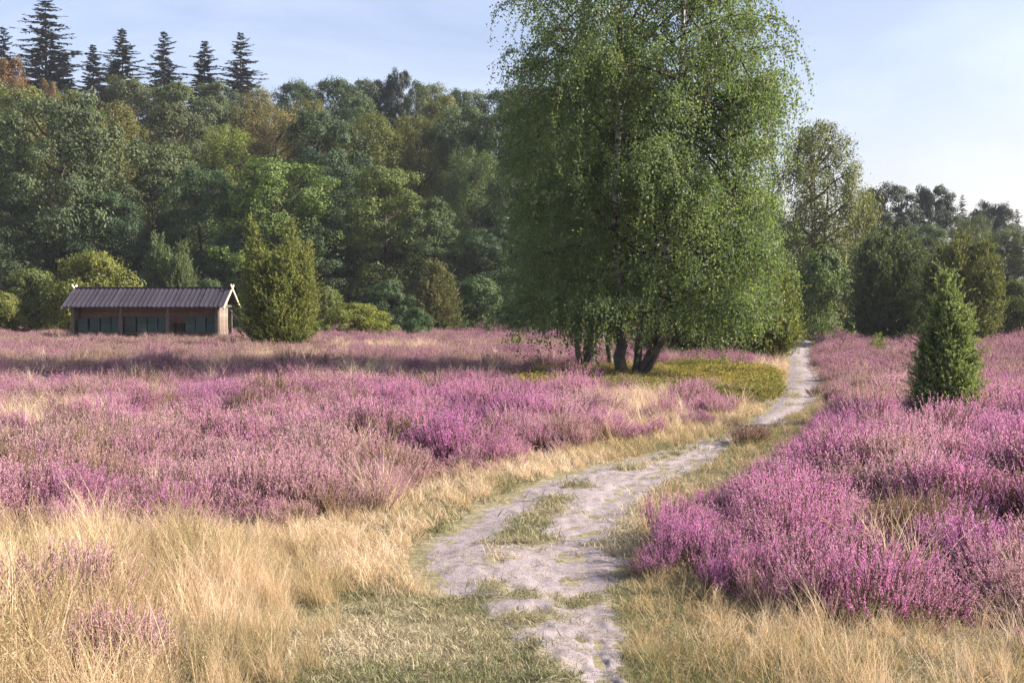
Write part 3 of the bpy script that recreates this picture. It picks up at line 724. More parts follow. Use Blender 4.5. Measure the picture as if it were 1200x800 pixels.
def juniper(seed, cols, nshoot, sl, nl, nneed=13, tipcurl=.25, low=.0, H=None, W=None, fan_=.55):
    """cols: upright plumes (x, y, height, radius); each is clothed in ascending needle shoots"""
    r = np.random.default_rng(seed); wd, lf = Geo(), Geo()
    area = np.array([c[2] * c[3] for c in cols]); cnt = (nshoot * area / area.sum()).astype(int)
    for (cx_, cy_, h, rad), n in zip(cols, cnt):
        zz = np.linspace(0, .86 * h, 7)
        wd.tubes(np.stack([cx_ * (.35 + .65 * (zz / h) ** .6), cy_ * (.35 + .65 * (zz / h) ** .6), zz - .1], -1), np.linspace(.030, .004, 7) * h * .6, 5)
        t = r.beta(1.0, 1.15, n) * .98 + low; az = r.uniform(0, 6.283, n)
        pr = (np.clip(t / .16, 0, 1) ** .45) * np.clip(1 - t, 0, 1) ** .45 * 1.15
        lump = 1 + .30 * np.sin(az * 3 + t * 11 + r.uniform(0, 6)) + .22 * np.sin(az * 5 - t * 17)
        rr = rad * pr * lump * r.random(n) ** .30
        base = np.stack([cx_ * (.35 + .65 * np.clip(t, 0, 1) ** .6) + np.cos(az) * rr, cy_ * (.35 + .65 * np.clip(t, 0, 1) ** .6) + np.sin(az) * rr, t * h * .93 + .02 * h], -1)
        out = np.stack([np.cos(az), np.sin(az), np.zeros(n)], -1)
        up = fan_ * (1.1 - t) + .15
        d = unit(out * (up * r.uniform(.4, 1.6, n))[:, None] + np.array([0, 0, 1.]) + r.normal(0, .22, (n, 3)))
        ln = sl * (.45 + r.gamma(2.0, .28, n)) * (.8 + .4 * (1 - t))
        k = np.linspace(0, 1, 4); side = unit(np.cross(d, np.array([0, 0, 1.])) + 1e-4) * r.choice([-1, 1], n)[:, None]
        crl = (out + side * .6) * (tipcurl * ln * r.uniform(0, 1, n))[:, None]
        def pt(s): return base[:, None] + d[:, None] * (ln[:, None] * s)[..., None] + crl[:, None] * (s ** 2.5)[..., None] - np.array([0, 0, 1.]) * (tipcurl * .5 * ln[:, None] * s ** 3)[..., None]
        Q = pt(np.tile(k, (n, 1)))
        wd.tubes(Q, np.tile(np.linspace(.010, .003, 4) * sl, (n, 1)), 3)
        s = r.uniform(.05, 1.05, (n, nneed)); c = pt(s)
        rd = r.normal(size=(n, nneed, 3)); rd -= d[:, None] * np.sum(rd * d[:, None], -1, keepdims=True); rd = unit(rd)
        dd = unit(rd * .8 + d[:, None]); c = c + rd * (nl * .45 * (1.2 - .7 * s))[..., None]
        cv = r.normal(0, .16, (n, 1)); val = np.clip(.30 + cv + .40 * s + r.normal(0, .12, s.shape), 0, 1)
        lf.leaves(c.reshape(-1, 3), (rd * .7 + r.normal(0, .5, rd.shape)).reshape(-1, 3), dd.reshape(-1, 3), nl * r.uniform(.75, 1.3, n * nneed), nl * .46, 0, val.ravel())
    return dict(trunk=wd.mesh('trunk', [M['twig']], True), crown=lf.mesh('crown', [M['juniper']]), H=H or max(c[2] for c in cols), W=W or 2 * max(abs(c[0]) + c[3] for c in cols))

KIND = {}
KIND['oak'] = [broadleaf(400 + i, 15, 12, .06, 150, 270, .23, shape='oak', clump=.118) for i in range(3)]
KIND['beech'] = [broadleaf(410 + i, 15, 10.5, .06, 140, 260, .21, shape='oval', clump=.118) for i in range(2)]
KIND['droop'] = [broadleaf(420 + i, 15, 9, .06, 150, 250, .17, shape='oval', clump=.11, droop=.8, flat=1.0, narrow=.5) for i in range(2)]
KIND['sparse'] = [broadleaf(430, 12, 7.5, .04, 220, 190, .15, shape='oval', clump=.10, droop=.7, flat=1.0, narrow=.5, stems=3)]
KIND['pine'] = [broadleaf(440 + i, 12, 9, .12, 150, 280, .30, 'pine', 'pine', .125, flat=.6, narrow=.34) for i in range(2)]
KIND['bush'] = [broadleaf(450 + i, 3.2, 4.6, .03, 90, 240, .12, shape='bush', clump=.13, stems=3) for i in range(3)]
KIND['spruce'] = [spruce(460 + i, 20, [3.3, 2.9, 3.6, 3.1, 3.4][i], [1.5, 2.2, 2.0, 1.8, 2.1][i]) for i in range(5)]
KIND['juniper'] = [juniper(470, [(0, 0, 5.6, .75), (-.8, .1, 5.1, .7), (.7, -.2, 4.6, .8), (.1, .8, 4.5, .8), (-.3, -.8, 3.8, .7), (1.3, .2, 3.4, .6), (-1.4, .1, 3.3, .55)], 4200, .42, .10, 13),
                   juniper(471, [(0, 0, 4.0, .8), (.5, .3, 3.4, .7), (-.6, -.1, 3.1, .6)], 2600, .40, .10, 13),
                   juniper(472, [(0, 0, 6.0, 1.3), (-1.3, .2, 5.4, 1.2), (1.2, -.3, 5.2, 1.2), (.2, 1.2, 5.4, 1.2), (-.2, -1.1, 4.6, 1.2), (2.0, .3, 4.1, .9), (-2.0, -.2, 4.3, .9)], 5200, .50, .13, 13)]
NAMES = dict(oak='broadleaf_tree', beech='broadleaf_tree', droop='broadleaf_tree', sparse='birch_tree', pine='pine_tree', bush='bush', spruce='spruce_tree', juniper='juniper')
CATS = dict(oak='tree', beech='tree', droop='tree', sparse='tree', pine='pine tree', bush='bush', spruce='spruce', juniper='juniper')

def plant(kind, px, ptop, pw, y, label, group=None, tint=(1, 1, 1), var=None, rz=None, name=None, base=None):
    """a copy of a prototype set on the land at depth y, as tall and wide as the photograph shows it"""
    i = random.randrange(len(KIND[kind])) if var is None else var
    p = KIND[kind][i]; x = (px - CX) / F * y / (math.cos(PITCH)); z0 = float(hill(x, y)) if base is None else base
    top = at_depth(px, ptop, y)[2]; h = max(top - z0, .6); w = pw * y / F
    root = empty(name or NAMES[kind], (x, y, z0), random.uniform(0, 6.283) if rz is None else rz)
    sx = w / p['W'] * (1.28 if kind == 'juniper' else 1.0); root.scale = (sx, sx, h / p['H'])
    tag(root, label, CATS[kind], group)
    obj('trunk', p['trunk'], root)
    c = obj('crown', p['crown'], root); c.color = (*tint, 1)
    return root

# the wood on the rise behind the heath
G_ = (1, 1, 1); LIT = (1.3, 1.2, .85); DK = (.72, .80, .90); OLV = (1.6, 1.2, .80); BRN = (1.8, 1.15, .95); RED = (1.9, .75, .80); YEL = (2.0, 1.65, .75); GRY = (1.25, 1.12, 1.15)  # LIT warms and brightens a crown to stand in for sunlight
LBL = {G_: ('green broadleaved tree in the wood on the rise', 'green trees of the wood'), LIT: ('sunlight-tinted green broadleaved tree at the edge of the wood', 'sunlight-tinted trees of the wood'),
       DK: ('dark blue-green broadleaved tree in the wood on the rise', 'dark trees of the wood'), OLV: ('olive green tree in the wood on the rise', 'olive trees of the wood'),
       BRN: ('brownish fine-leaved tree in the wood on the rise', 'brownish trees of the wood'), YEL: ('yellowish tree among the green crowns of the wood', None),
       GRY: ('greyish green loose-crowned tree at the edge of the wood', 'greyish trees of the wood')}
WOOD = [('oak', 75, 112, 140, 101, G_), ('oak', -45, 120, 130, 103, G_), ('oak', 182, 165, 115, 106, G_), ('beech', 240, 195, 90, 101, DK), ('oak', 325, 186, 135, 99, LIT),
        ('oak', 395, 195, 95, 109, DK), ('oak', 452, 195, 120, 101, LIT), ('beech', 505, 232, 72, 99, G_), ('droop', 556, 168, 85, 108, GRY), ('oak', 612, 205, 95, 102, DK),
        ('beech', 25, 98, 95, 125, OLV), ('droop', 130, 118, 100, 122, BRN), ('oak', 205, 122, 95, 126, G_), ('droop', 268, 142, 80, 121, YEL), ('droop', 322, 122, 95, 126, BRN),
        ('oak', 375, 132, 105, 122, DK), ('droop', 432, 130, 95, 125, OLV), ('droop', 490, 132, 90, 128, OLV), ('beech', 545, 122, 85, 127, G_), ('oak', 600, 122, 95, 124, DK),
        ('oak', -20, 95, 90, 128, G_), ('beech', 78, 104, 62, 150, OLV), ('oak', 155, 92, 85, 152, G_), ('oak', 208, 96, 66, 150, LIT), ('beech', 250, 95, 66, 150, G_), ('droop', 300, 100, 66, 152, BRN),
        ('oak', 347, 95, 66, 166, DK), ('oak', 392, 92, 75, 166, DK), ('oak', 432, 93, 66, 168, DK), ('oak', 500, 96, 60, 160, G_), ('oak', 545, 104, 66, 162, DK), ('oak', 592, 104, 72, 160, DK),
        ('beech', 105, 110, 60, 158, G_), ('beech', 275, 108, 60, 165, DK), ('beech', 420, 112, 60, 150, G_), ('droop', 360, 112, 70, 146, OLV), ('beech', 520, 112, 60, 148, OLV),
        ('oak', 660, 130, 95, 120, DK), ('oak', 720, 150, 95, 118, G_), ('oak', 780, 175, 95, 120, DK), ('oak', 840, 205, 95, 118, G_), ('beech', 895, 245, 90, 116, DK),
        ('oak', 650, 190, 100, 104, DK), ('oak', 730, 210, 100, 106, DK), ('oak', 810, 230, 100, 104, G_), ('oak', 640, 108, 80, 150, DK), ('oak', 700, 125, 80, 150, DK), ('oak', 770, 150, 80, 150, DK),
        ('oak', -110, 110, 130, 105, G_), ('oak', -170, 110, 130, 112, DK), ('beech', -80, 85, 100, 140, OLV), ('beech', -140, 85, 100, 150, G_),
        ('oak', 130, 225, 90, 99, DK), ('oak', 10, 225, 95, 98, DK), ('beech', 380, 250, 80, 99, DK), ('beech', 285, 265, 80, 97, DK), ('beech', 570, 265, 80, 99, DK)]
OWN = {0: "huge dark oak at the wood's edge behind the large yellowish bush",
       1: 'green oak at the end of the wood past the huge dark oak',
       2: 'green oak right behind the two narrow junipers',
       3: 'dark tree behind the bee house ridge, beside the oak with narrow junipers',
       4: 'big sunlight-tinted oak directly behind the many-topped juniper',
       5: 'dark oak between the two sunlight-tinted oaks',
       6: 'sunlight-tinted oak above the low yellow-green bush and olive juniper',
       7: 'smaller green tree standing over the olive juniper',
       8: 'greyish loose-crowned tree above the wide dark green bush',
       9: 'dark oak half covered by the birch foliage, beside the greyish tree',
       10: 'olive tree just below the reddish tree on the skyline',
       11: 'brownish fine-leaved tree between the huge dark oak and the spruces',
       12: 'green oak crown under the middle spruces',
       13: 'yellowish tree among green crowns behind the big sunlight-tinted oak',
       14: 'brownish tree below the last spruce of the row',
       15: 'dark oak crown between the brownish tree and the olive trees',
       16: 'olive tree above the sunlight-tinted oak',
       17: 'olive tree next to the greyish tree, below the skyline pines',
       18: 'green tree above the greyish loose-crowned tree',
       21: 'small olive tree under the tallest spruce',
       22: 'green oak around the feet of the middle spruces',
       23: 'sunlight-tinted green crown under the fourth spruce',
       24: 'green crown under the last two spruces',
       25: 'brownish crown on the skyline right beside the last spruce',
       26: 'dark skyline oak, first after the spruce row',
       27: 'dark skyline oak, second after the spruce row',
       28: 'dark skyline oak touching the two skyline pines',
       29: 'green skyline tree just past the skyline pines',
       35: 'olive tree in front of the dark skyline oaks',
       36: 'olive tree just under the skyline past the pines'}
for iw, (k, px, pt_, pw, y, tn) in enumerate(WOOD):
    lb, gr = (OWN[iw], None) if iw in OWN else LBL[tn]
    jit = tuple(c * random.uniform(.9, 1.12) for c in tn)
    plant(k, px, pt_, pw * 1.22, y, lb, gr, jit)
plant('beech', 14, 66, 75, 150, 'tree with reddish foliage on the skyline beside the tall spruces', None, RED)
plant('beech', 60, 92, 40, 147, 'small russet tree just below the tallest spruce', None, (1.8, .85, .8))
for px, pt_, pw, v, lb in ((8, 30, 40, 3, 'spruce rising behind the reddish tree'), (57, -3, 72, 0, 'tallest spruce on the skyline, with loose open branches'), (77, 58, 42, 2, 'short spruce tucked against the tallest spruce'), (112, 52, 40, 1, 'spruce in the skyline row, next after the tallest pair'),
                           (147, 33, 50, 4, 'spruce in the skyline row with a smaller one at its side'), (193, 35, 46, 3, 'spruce in the middle of the skyline row, between two gaps of sky'), (240, 48, 44, 1, 'spruce next to last in the skyline row'), (284, 38, 50, 2, 'last spruce of the skyline row, beside the brownish crown'), (132, 70, 40, 1, 'small spruce squeezed between two taller ones of the row')):
    plant('spruce', px, pt_, pw * 1.65, 176 + random.uniform(-4, 4), lb or 'dark spruce standing up above the wood on the skyline', None if lb else 'spruces on the skyline', G_, v).rotation_euler[0] = random.uniform(-.03, .03)
plant('pine', 470, 82, 44, 168, 'dark pine poking above the skyline of the wood', None, DK)
plant('pine', 447, 96, 40, 170, 'small dark pine beside the taller pine on the skyline', None, DK)

# the far trees on the right of the path
for k, px, pt_, pw, y, tn, lb, gr in (
        ('pine', 1042, 216, 62, 150, G_, 'broad bluish pine rising behind the big junipers', 'far pines'), ('pine', 1092, 217, 52, 152, G_, 'broad bluish pine rising behind the big junipers', 'far pines'),
        ('spruce', 1126, 228, 26, 160, G_, 'small slim spruce between the far pines', None), ('pine', 1165, 236, 42, 158, G_, 'broad bluish pine rising behind the big junipers', 'far pines'),
        ('pine', 1146, 244, 34, 165, DK, 'broad bluish pine rising behind the big junipers', 'far pines'), ('spruce', 1190, 244, 30, 158, G_, 'dark spruce at the end of the far pine row', 'far right spruces'),
        ('spruce', 1215, 236, 34, 160, G_, 'dark spruce at the end of the far pine row', 'far right spruces'), ('pine', 1250, 232, 60, 158, G_, 'broad bluish pine rising behind the big junipers', 'far pines'),
        ('pine', 1008, 245, 40, 150, DK, 'broad bluish pine rising behind the big junipers', 'far pines'), ('pine', 1310, 225, 70, 158, G_, 'broad bluish pine rising behind the big junipers', 'far pines'),
        ('droop', 1135, 250, 70, 118, GRY, 'pale greyish broadleaved tree behind the sunlit juniper', 'pale trees behind the junipers'), ('droop', 1180, 262, 75, 112, GRY, 'pale greyish broadleaved tree behind the sunlit juniper', 'pale trees behind the junipers'),
        ('droop', 1225, 258, 80, 112, GRY, 'pale greyish broadleaved tree behind the sunlit juniper', 'pale trees behind the junipers'), ('beech', 1080, 262, 80, 125, G_, 'green tree between the pines and the big junipers', 'trees between pines and junipers'),
        ('beech', 1025, 272, 80, 120, G_, 'green tree between the pines and the big junipers', 'trees between pines and junipers'), ('oak', 940, 275, 90, 112, DK, 'dark tree behind the thin birch by the path', 'trees behind the thin birch'),
        ('oak', 985, 285, 80, 110, DK, 'dark tree behind the thin birch by the path', 'trees behind the thin birch')):
    plant(k, px, pt_, pw * (1.3 if k == 'pine' else 1.15), y, lb, gr, tn)
plant('sparse', 957, 134, 140, 76, 'thin greyish birch with a loose crown where the path disappears', None, (1.65, 1.3, 1.15), 0)
plant('bush', 965, 296, 82, 70, 'rounded green bush under the thin birch', None, (1.15, 1.2, .9), 0)
plant('juniper', 1045, 258, 108, 61, 'big juniper with shade tinted into it, the broader of the pair beyond the heather', None, (.62, .68, .74), 2)  # crown tints paint shade on this one, sunlight on the next
plant('juniper', 1128, 266, 84, 58, 'big juniper with sunlight tinted into it, beside the broad shade-tinted one', None, (1.0, .92, .72), 2)
plant('juniper', 1085, 300, 60, 64, 'dark juniper wedged between the two big ones', None, (.6, .66, .7), 1)
plant('bush', 1190, 330, 66, 66, 'olive bush next to the sunlit big juniper', 'olive bushes on the heath edge', (1.1, 1.0, .85), 1)
plant('bush', 1240, 325, 70, 66, 'olive bush next to the sunlit big juniper', 'olive bushes on the heath edge', (1.1, 1.0, .85), 2)
plant('bush', 1010, 372, 40, 72, 'low dark bush at the foot of the broad shade-tinted juniper', None, (.8, .9, .8), 1)

# shrubs between the heath and the wood
for k, px, pt_, pw, y, lb, tn, v in (
        ('bush', 415, 357, 92, 76, 'low yellow-green bush near the many-topped juniper', (2.0, 1.6, .75), 0), ('bush', 384, 338, 52, 80, 'olive bush leaning out behind the low yellow-green bush', (1.6, 1.4, .9), 1),
        ('bush', 487, 362, 40, 72, 'small blue-green bush at the edge of the heather', (.8, 1.0, .9), 2), ('juniper', 512, 306, 46, 86, 'olive juniper standing against the sunlight-tinted oak', (1.0, .85, .75), 1),
        ('bush', 560, 328, 76, 90, 'wide dark green bush at the foot of the grey tree', (.85, 1.0, .85), 0), ('bush', 108, 300, 118, 80, 'large yellowish bush behind the bee house roof', (1.9, 1.45, .75), 2),
        ('bush', 40, 318, 84, 82, 'round olive bush beside the large yellowish bush', (1.4, 1.2, .85), 1), ('bush', 0, 345, 66, 78, 'low yellow-olive bush at the heath edge past the bee house', (1.8, 1.4, .75), 0),
        ('juniper', 186, 276, 34, 86, 'taller of the two narrow junipers behind the bee house', (.9, 1.0, .95), 1), ('juniper', 213, 285, 32, 85, 'shorter of the two narrow junipers behind the bee house', (.9, .98, .95), 1),
        ('bush', 290, 345, 60, 84, 'dark bush behind the gable end of the bee house', (.75, .85, .8), 1), ('bush', 620, 340, 80, 84, 'dark bush behind the birch trunks', (.75, .9, .8), 2),
        ('bush', 245, 330, 60, 88, 'dark bush behind the middle of the bee house roof', (.8, .9, .85), 0), ('bush', 455, 330, 70, 90, 'dark bush under the sunlight-tinted oak', (.7, .8, .75), 1),
        ('bush', 690, 350, 70, 88, 'dark bush far behind the birch trunks', (.75, .9, .8), 0), ('bush', 340, 345, 60, 88, 'dark bush behind the many-topped juniper', (.7, .8, .75), 2),
        ('bush', -60, 330, 80, 82, 'olive bush past the low yellow-olive bush', (1.2, 1.2, .9), 2)):
    plant(k, px, pt_, pw, y, lb, None, tn, v)

# the two single junipers in the heather
j = juniper(480, [(0, 0, 2.42, .20), (.15, .06, 2.05, .22), (-.17, -.05, 1.85, .24), (.04, -.18, 1.90, .26), (.27, -.10, 1.85, .22), (-.26, .10, 1.45, .24), (.32, .10, 1.6, .22), (.08, .22, 2.0, .24), (-.36, -.08, 1.1, .20), (.38, -.05, 1.1, .2)], 6000, .24, .042, 20, .38, fan_=.60)
b = on_ground(1107, 503)
root = empty('juniper', (b[0], b[1], float(hill(b[0], b[1])))); tag(root, 'lone pointed juniper standing in the purple heather right of the path', 'juniper')
root['label'] = 'lone pointed juniper with curling shoots, standing in the purple heather'
root.scale = (.80, .80, .95)
obj('trunk', j['trunk'], root); c = obj('crown', j['crown'], root); c.color = (1.4, 1.5, 1.4, 1)
j = juniper(481, [(-1.05, 0, 5.45, .42), (.50, .1, 5.55, .46), (.05, .5, 4.2, .75), (-.5, -.5, 4.2, .8), (.5, -.6, 4.1, .85), (1.15, .1, 4.5, .55), (-1.0, .3, 3.9, .70), (.2, -.9, 3.0, .8), (1.3, -.4, 3.0, .6), (-.9, -.7, 2.6, .6), (.9, .7, 4.2, .7)], 9500, .36, .075, 13, .3)
b = on_ground(326, 411)
root = empty('juniper', (b[0], b[1], float(hill(b[0], b[1])))); tag(root, 'bushy many-topped juniper next to the bee house gable', 'juniper')
obj('trunk', j['trunk'], root); c = obj('crown', j['crown'], root); c.color = (1.4, 1.3, .85, 1)
# junipers behind the birches
j2 = juniper(482, [(0, 0, 4.1, .75), (.55, -.1, 3.3, .6), (-.6, .1, 3.5, .7), (.9, -.1, 2.0, .5), (-1.1, 0, 2.2, .7)], 4200, .36, .075, 13, .3)
for px, py, lb, tn, sc in ((893, 424, 'yellow-green juniper behind the birches beside the path', (1.25, 1.15, .75), (1, 1, 1)), (812, 420, 'dark spreading juniper thicket behind the birch stems', (.55, .55, .55), (1.25, 1, .60))):
    b = on_ground(px, py); root = empty('juniper', (b[0], b[1], float(hill(b[0], b[1])))); root.scale = sc
    tag(root, lb, 'juniper'); obj('trunk', j2['trunk'], root); c = obj('crown', j2['crown'], root); c.color = (*tn, 1)
j3 = juniper(483, [(0, 0, .8, .16), (.08, .02, .6, .14), (-.07, 0, .5, .12)], 260, .14, .03, 12, .3)
for px, py, lb, s in ((1029, 420, 'small juniper sapling in the heather beyond the path bend', 1.0), (606, 416, 'tiny juniper sapling left of the birch trunks', .9)):
    b = on_ground(px, py); root = empty('juniper_sapling', (b[0], b[1], float(hill(b[0], b[1])))); root.scale = (s * 1.5, s * 1.5, s * 1.15)
    tag(root, lb.replace('left of', 'in the heather near'), 'juniper'); obj('trunk', j3['trunk'], root); c = obj('crown', j3['crown'], root); c.color = (1.5, 1.5, .8, 1)

# ---------------------------------------------------------------- the birches
def birch(name, label, base_px, depth, stems, centre, env, seed, nbr, strands, tint=(1, 1, 1)):
    r = np.random.default_rng(seed)
    bx = (base_px - CX) / F * depth; z0 = float(hill(bx, depth)); O = np.array([bx, depth, z0])
    root = empty(name, O); tag(root, label, 'birch tree', None)
    bg, tg, lf = Geo(), Geo(), Geo()
    nst = 0
    for pts, r0, dy in stems:
        P = np.array([at_depth(px, py, depth + dy * min(1, i / 3)) for i, (px, py) in enumerate(pts)]) - O
        P[0, 2] = -.25
        tt = np.linspace(0, 1, len(P)); s = np.linspace(0, 1, 26)
        Q = np.stack([np.interp(s, tt, P[:, q]) for q in range(3)], -1)
        for _ in range(3): Q[1:-1] = .25 * Q[:-2] + .5 * Q[1:-1] + .25 * Q[2:]
        Q[2:-1] += r.normal(0, .018, Q[2:-1].shape) * np.array([1, 1, 0])
        RR = r0 * (1 - s) ** .85 + .012; RR[0] *= 1.6; RR[1] *= 1.2
        g = Geo(); g.tubes(Q, RR, 9); obj('stem', g.mesh('stem', [M['birch_bark']], True), root)
        # limbs
        zt = Q[-1, 2]
        for b in range(nbr):
            zb = 1.4 + (zt - 1.6) * ((b + r.random()) / nbr) ** 1.15; i = np.interp(zb, Q[:, 2], s); a = np.array([np.interp(i, s, Q[:, q]) for q in range(3)])
            az = b * 2.39996 + r.normal(0, .35) + seed; dr = np.array([math.cos(az), math.sin(az), 0])
            # reach: out to the crown's envelope round its own axis
            Re = env(zb + 1.2); rel = a[:2] - np.array(centre); bq = np.dot(rel, dr[:2]); cq = np.dot(rel, rel) - Re * Re
            L = (-bq + math.sqrt(max(bq * bq - cq, .04))) * min(1.04, r.uniform(.55, 1.12) * (1 + .16 * math.sin(az * 3 + zb * 1.7) + .10 * math.sin(zb * 3.1 + az))); L = max(L, .45)
            k = 8; u = np.linspace(0, 1, k); rise = min(L * r.uniform(.55, 1.0), zt + .6 - zb) * float(np.interp(zb, [1.4, 4.5], [.15, 1]))
            B = a + dr * (L * u)[:, None] + np.array([0, 0, 1.]) * (rise * (1.9 * u - 1.25 * u ** 2))[:, None]
            B[1:] += np.cumsum(r.normal(0, .035, (k - 1, 3)), 0)
            rb = min(.008 + .008 * L, RR[0] * .35)
            bg.tubes(B, np.linspace(rb, .004, k), 5)
            m_ = max(3, int(strands * (.35 + L / 3.2) * float(np.interp(zb, [4, 8], [1, .88]))))
            t = r.uniform(.12, 1.0, m_) ** .6
            st = np.stack([np.interp(t, u, B[:, q]) for q in range(3)], -1)
            # short leafy side twigs running out, then hanging
            sd = rdir(m_, r) * np.array([1, 1, .35]) + dr * .5; sd = unit(sd) * r.uniform(.15, .95, m_)[:, None]
            hl = r.gamma(2.0, .27, m_) * np.interp(zb, [1.5, 4, 12], [1.1, 1.25, .8]) + .12
            hl = np.minimum(hl, np.maximum(st[:, 2] - r.uniform(.75, 1.35, m_), .18))
            kk = np.linspace(0, 1, 6)
            S = st[:, None] + sd[:, None] * (1 - (1 - kk) ** 2)[None, :, None] + np.array([0, 0, 1.]) * (-hl[:, None] * kk ** 1.5 + .12 * kk * (1 - kk))[..., None]
            S[:, 1:] += np.cumsum(r.normal(0, .018, (m_, 5, 3)), 1)
            tg.tubes(S, np.tile(np.linspace(.0045, .0015, 6), (m_, 1)), 3)
            tot = hl + np.linalg.norm(sd, axis=1); cnt = np.maximum(8, (tot * 42).astype(int))
            q = np.repeat(np.arange(m_), cnt); v = r.uniform(.03, 1.02, len(q)) * 5; i0 = np.clip(v.astype(int), 0, 4); fr = (v - i0)[:, None]
            c = S[q, i0] * (1 - fr) + S[q, i0 + 1] * fr
            off = rdir(len(q), r) * (r.uniform(.02, 1, len(q)) ** 1.5 * .24)[:, None]
            nr = rdir(len(q), r) * np.array([1, 1, .55])
            dl = np.array([0, 0, -1.]) + r.normal(0, .5, (len(q), 3))
            val = np.clip(.36 + .4 * (r.random() - .5) + r.normal(0, .15, m_)[q] + r.normal(0, .14, len(q)) + .9 * (r.random(len(q)) < .012), 0, 1)
            sz = r.uniform(.042, .070, len(q))
            lf.leaves(c + off, nr, dl, sz, sz * .76, 0, val)
            nst += len(q)
    obj('branches', bg.mesh('branches', [M['bark']], True), root)
    obj('twigs', tg.mesh('twigs', [M['twig']]), root)
    c = obj('crown', lf.mesh('crown', [M['birch']]), root); c.color = (*tint, 1)
    return nst
nA = birch('birch_tree', 'large many-stemmed weeping birch with forked stem beside the path', 735, 30.0,
      [([(732, 448), (727, 420), (722, 350), (722, 250), (725, 150), (730, 20), (733, -120)], .15, -.3),
       ([(738, 448), (758, 428), (772, 395), (779, 320), (786, 220), (797, 100), (803, 0), (806, -170)], .13, .1),
       ([(741, 447), (748, 400), (766, 300), (800, 190), (835, 90), (850, -40)], .09, .5),
       ([(745, 446), (770, 415), (810, 340), (850, 260), (872, 180), (880, 80)], .07, -.6)],
      (.62, .1), lambda z: float(np.interp(z, [0, 2, 5, 8, 10.5, 12.5, 14], [2.7, 3.0, 3.05, 2.95, 2.5, 1.5, .4])), 3, 54, 22)
nB = birch('birch_tree', 'weeping birch with thick dark trunk behind the forked one', 690, 34.0,
      [([(690, 436), (692, 400), (688, 300), (690, 150), (685, 0), (682, -70)], .19, 0),
       ([(715, 434), (712, 380), (700, 280), (680, 150), (660, 10)], .08, .4),
       ([(684, 434), (672, 380), (650, 290), (630, 180), (618, 70)], .07, -.4)],
      (-.25, 0), lambda z: float(np.interp(z, [0, 2, 5, 8, 10.5, 12.5], [1.9, 2.05, 2.05, 2.1, 1.8, .8])), 5, 46, 18)
print('birch leaves', nA, nB)

# ---------------------------------------------------------------- the bee house
HY = 65.0
def hx(px): return (px - CX) / F * HY
x0, x1 = hx(85.5), hx(254.0)                       # corner posts, front
hb = empty('bee_house', ((x0 + x1) / 2, HY, float(hill((x0 + x1) / 2, HY))))
tag(hb, 'long open-fronted wooden bee house with dark board roof in the heather', 'bee house')
hw = (x1 - x0) / 2; D = 3.2; EV, RG = 1.86, 2.68
def part(name, geo, mat, parent=hb, smooth=False, loc=None):
    o = obj(name, geo.mesh(name, [M[mat]] if isinstance(mat, str) else [M[m] for m in mat], smooth), parent)
    if loc is not None: o.location = loc
    return o
g = Geo(); g.box((-.08, -.08, -.2), (.08, .08, EV - .03)); pm = g.mesh('post', [M['grey_wood']])
for px in (85.5, 141.5, 196.5, 254.0): obj('post', pm, hb).location = (hx(px) - (x0 + x1) / 2, 0, 0)
for px in (85.5, 141.5, 196.5, 254.0): obj('post', pm, hb).location = (hx(px) - (x0 + x1) / 2, D, 0)
g = Geo(); g.box((-hw - .15, -.07, EV - .03), (hw + .15, .07, EV + .10)); bm_ = g.mesh('beam', [M['grey_wood']])
obj('beam', bm_, hb); obj('beam', bm_, hb).location = (0, D, 0)
# red-brown back wall behind the hives: horizontal boards
for k in range(9):
    g = Geo(); g.box((-hw + .1, -.012, 0), (hw - .1, .012, .205)); o = part('wall_board', g, 'redwall'); o.location = (0, 1.0, .05 + k * .21); o.rotation_euler = (R(-2), 0, 0)
g = Geo(); g.box((-hw + .1, .15, .46), (hw - .1, .95, .52)); part('hive_shelf', g, 'grey_wood')
# roof: boards with battens, on two slopes
rf = empty('roof', (0, 0, 0)); rf.parent = hb
ov, eo = .42, .38
slope = math.atan2(RG - EV, D / 2); Ls = math.hypot(RG - EV, D / 2) + eo
nbd = 34; wB = (2 * hw + 2 * ov) / nbd
for side, sg in ((0, 1), (1, -1)):
    for k in range(nbd):
        g = Geo(); th = .022
        g.box((0, 0, 0), (wB - .012, Ls, th)); g.box((-.03, 0.003, th - .002), (.025, Ls - .003, th + .028))
        o = part('board', g, 'roof', rf)
        y0 = -eo * math.cos(slope) if sg == 1 else D + eo * math.cos(slope)
        zb = EV + .12 - eo * math.sin(slope)
        o.location = (-hw - ov + k * wB if sg == 1 else hw + ov - k * wB, y0, zb + random.uniform(-.006, .008))
        o.rotation_euler = (slope + random.uniform(-.004, .004), 0, 0 if sg == 1 else math.pi)
g = Geo(); g.beam((-hw - ov, D / 2, RG + .165), (hw + ov, D / 2, RG + .165), .26, .05); part('ridge_cap', g, 'roof', rf)
# crossed barge boards at each end
for sx in (-1, 1):
    ex = sx * (hw + ov + .03)
    for sg in (-1, 1):
        a = np.array([ex + sg * .015, D / 2 + sg * (D / 2 + eo * .9), EV - eo * .35 + .03]); t = unit(np.array([0, -sg * math.cos(slope), math.sin(slope)])); Lb = Ls + .48
        g = Geo(); g.beam(a, a + t * Lb, .05, .11, up=(0, sg, .3)); part('barge_board', g, 'pale_wood')
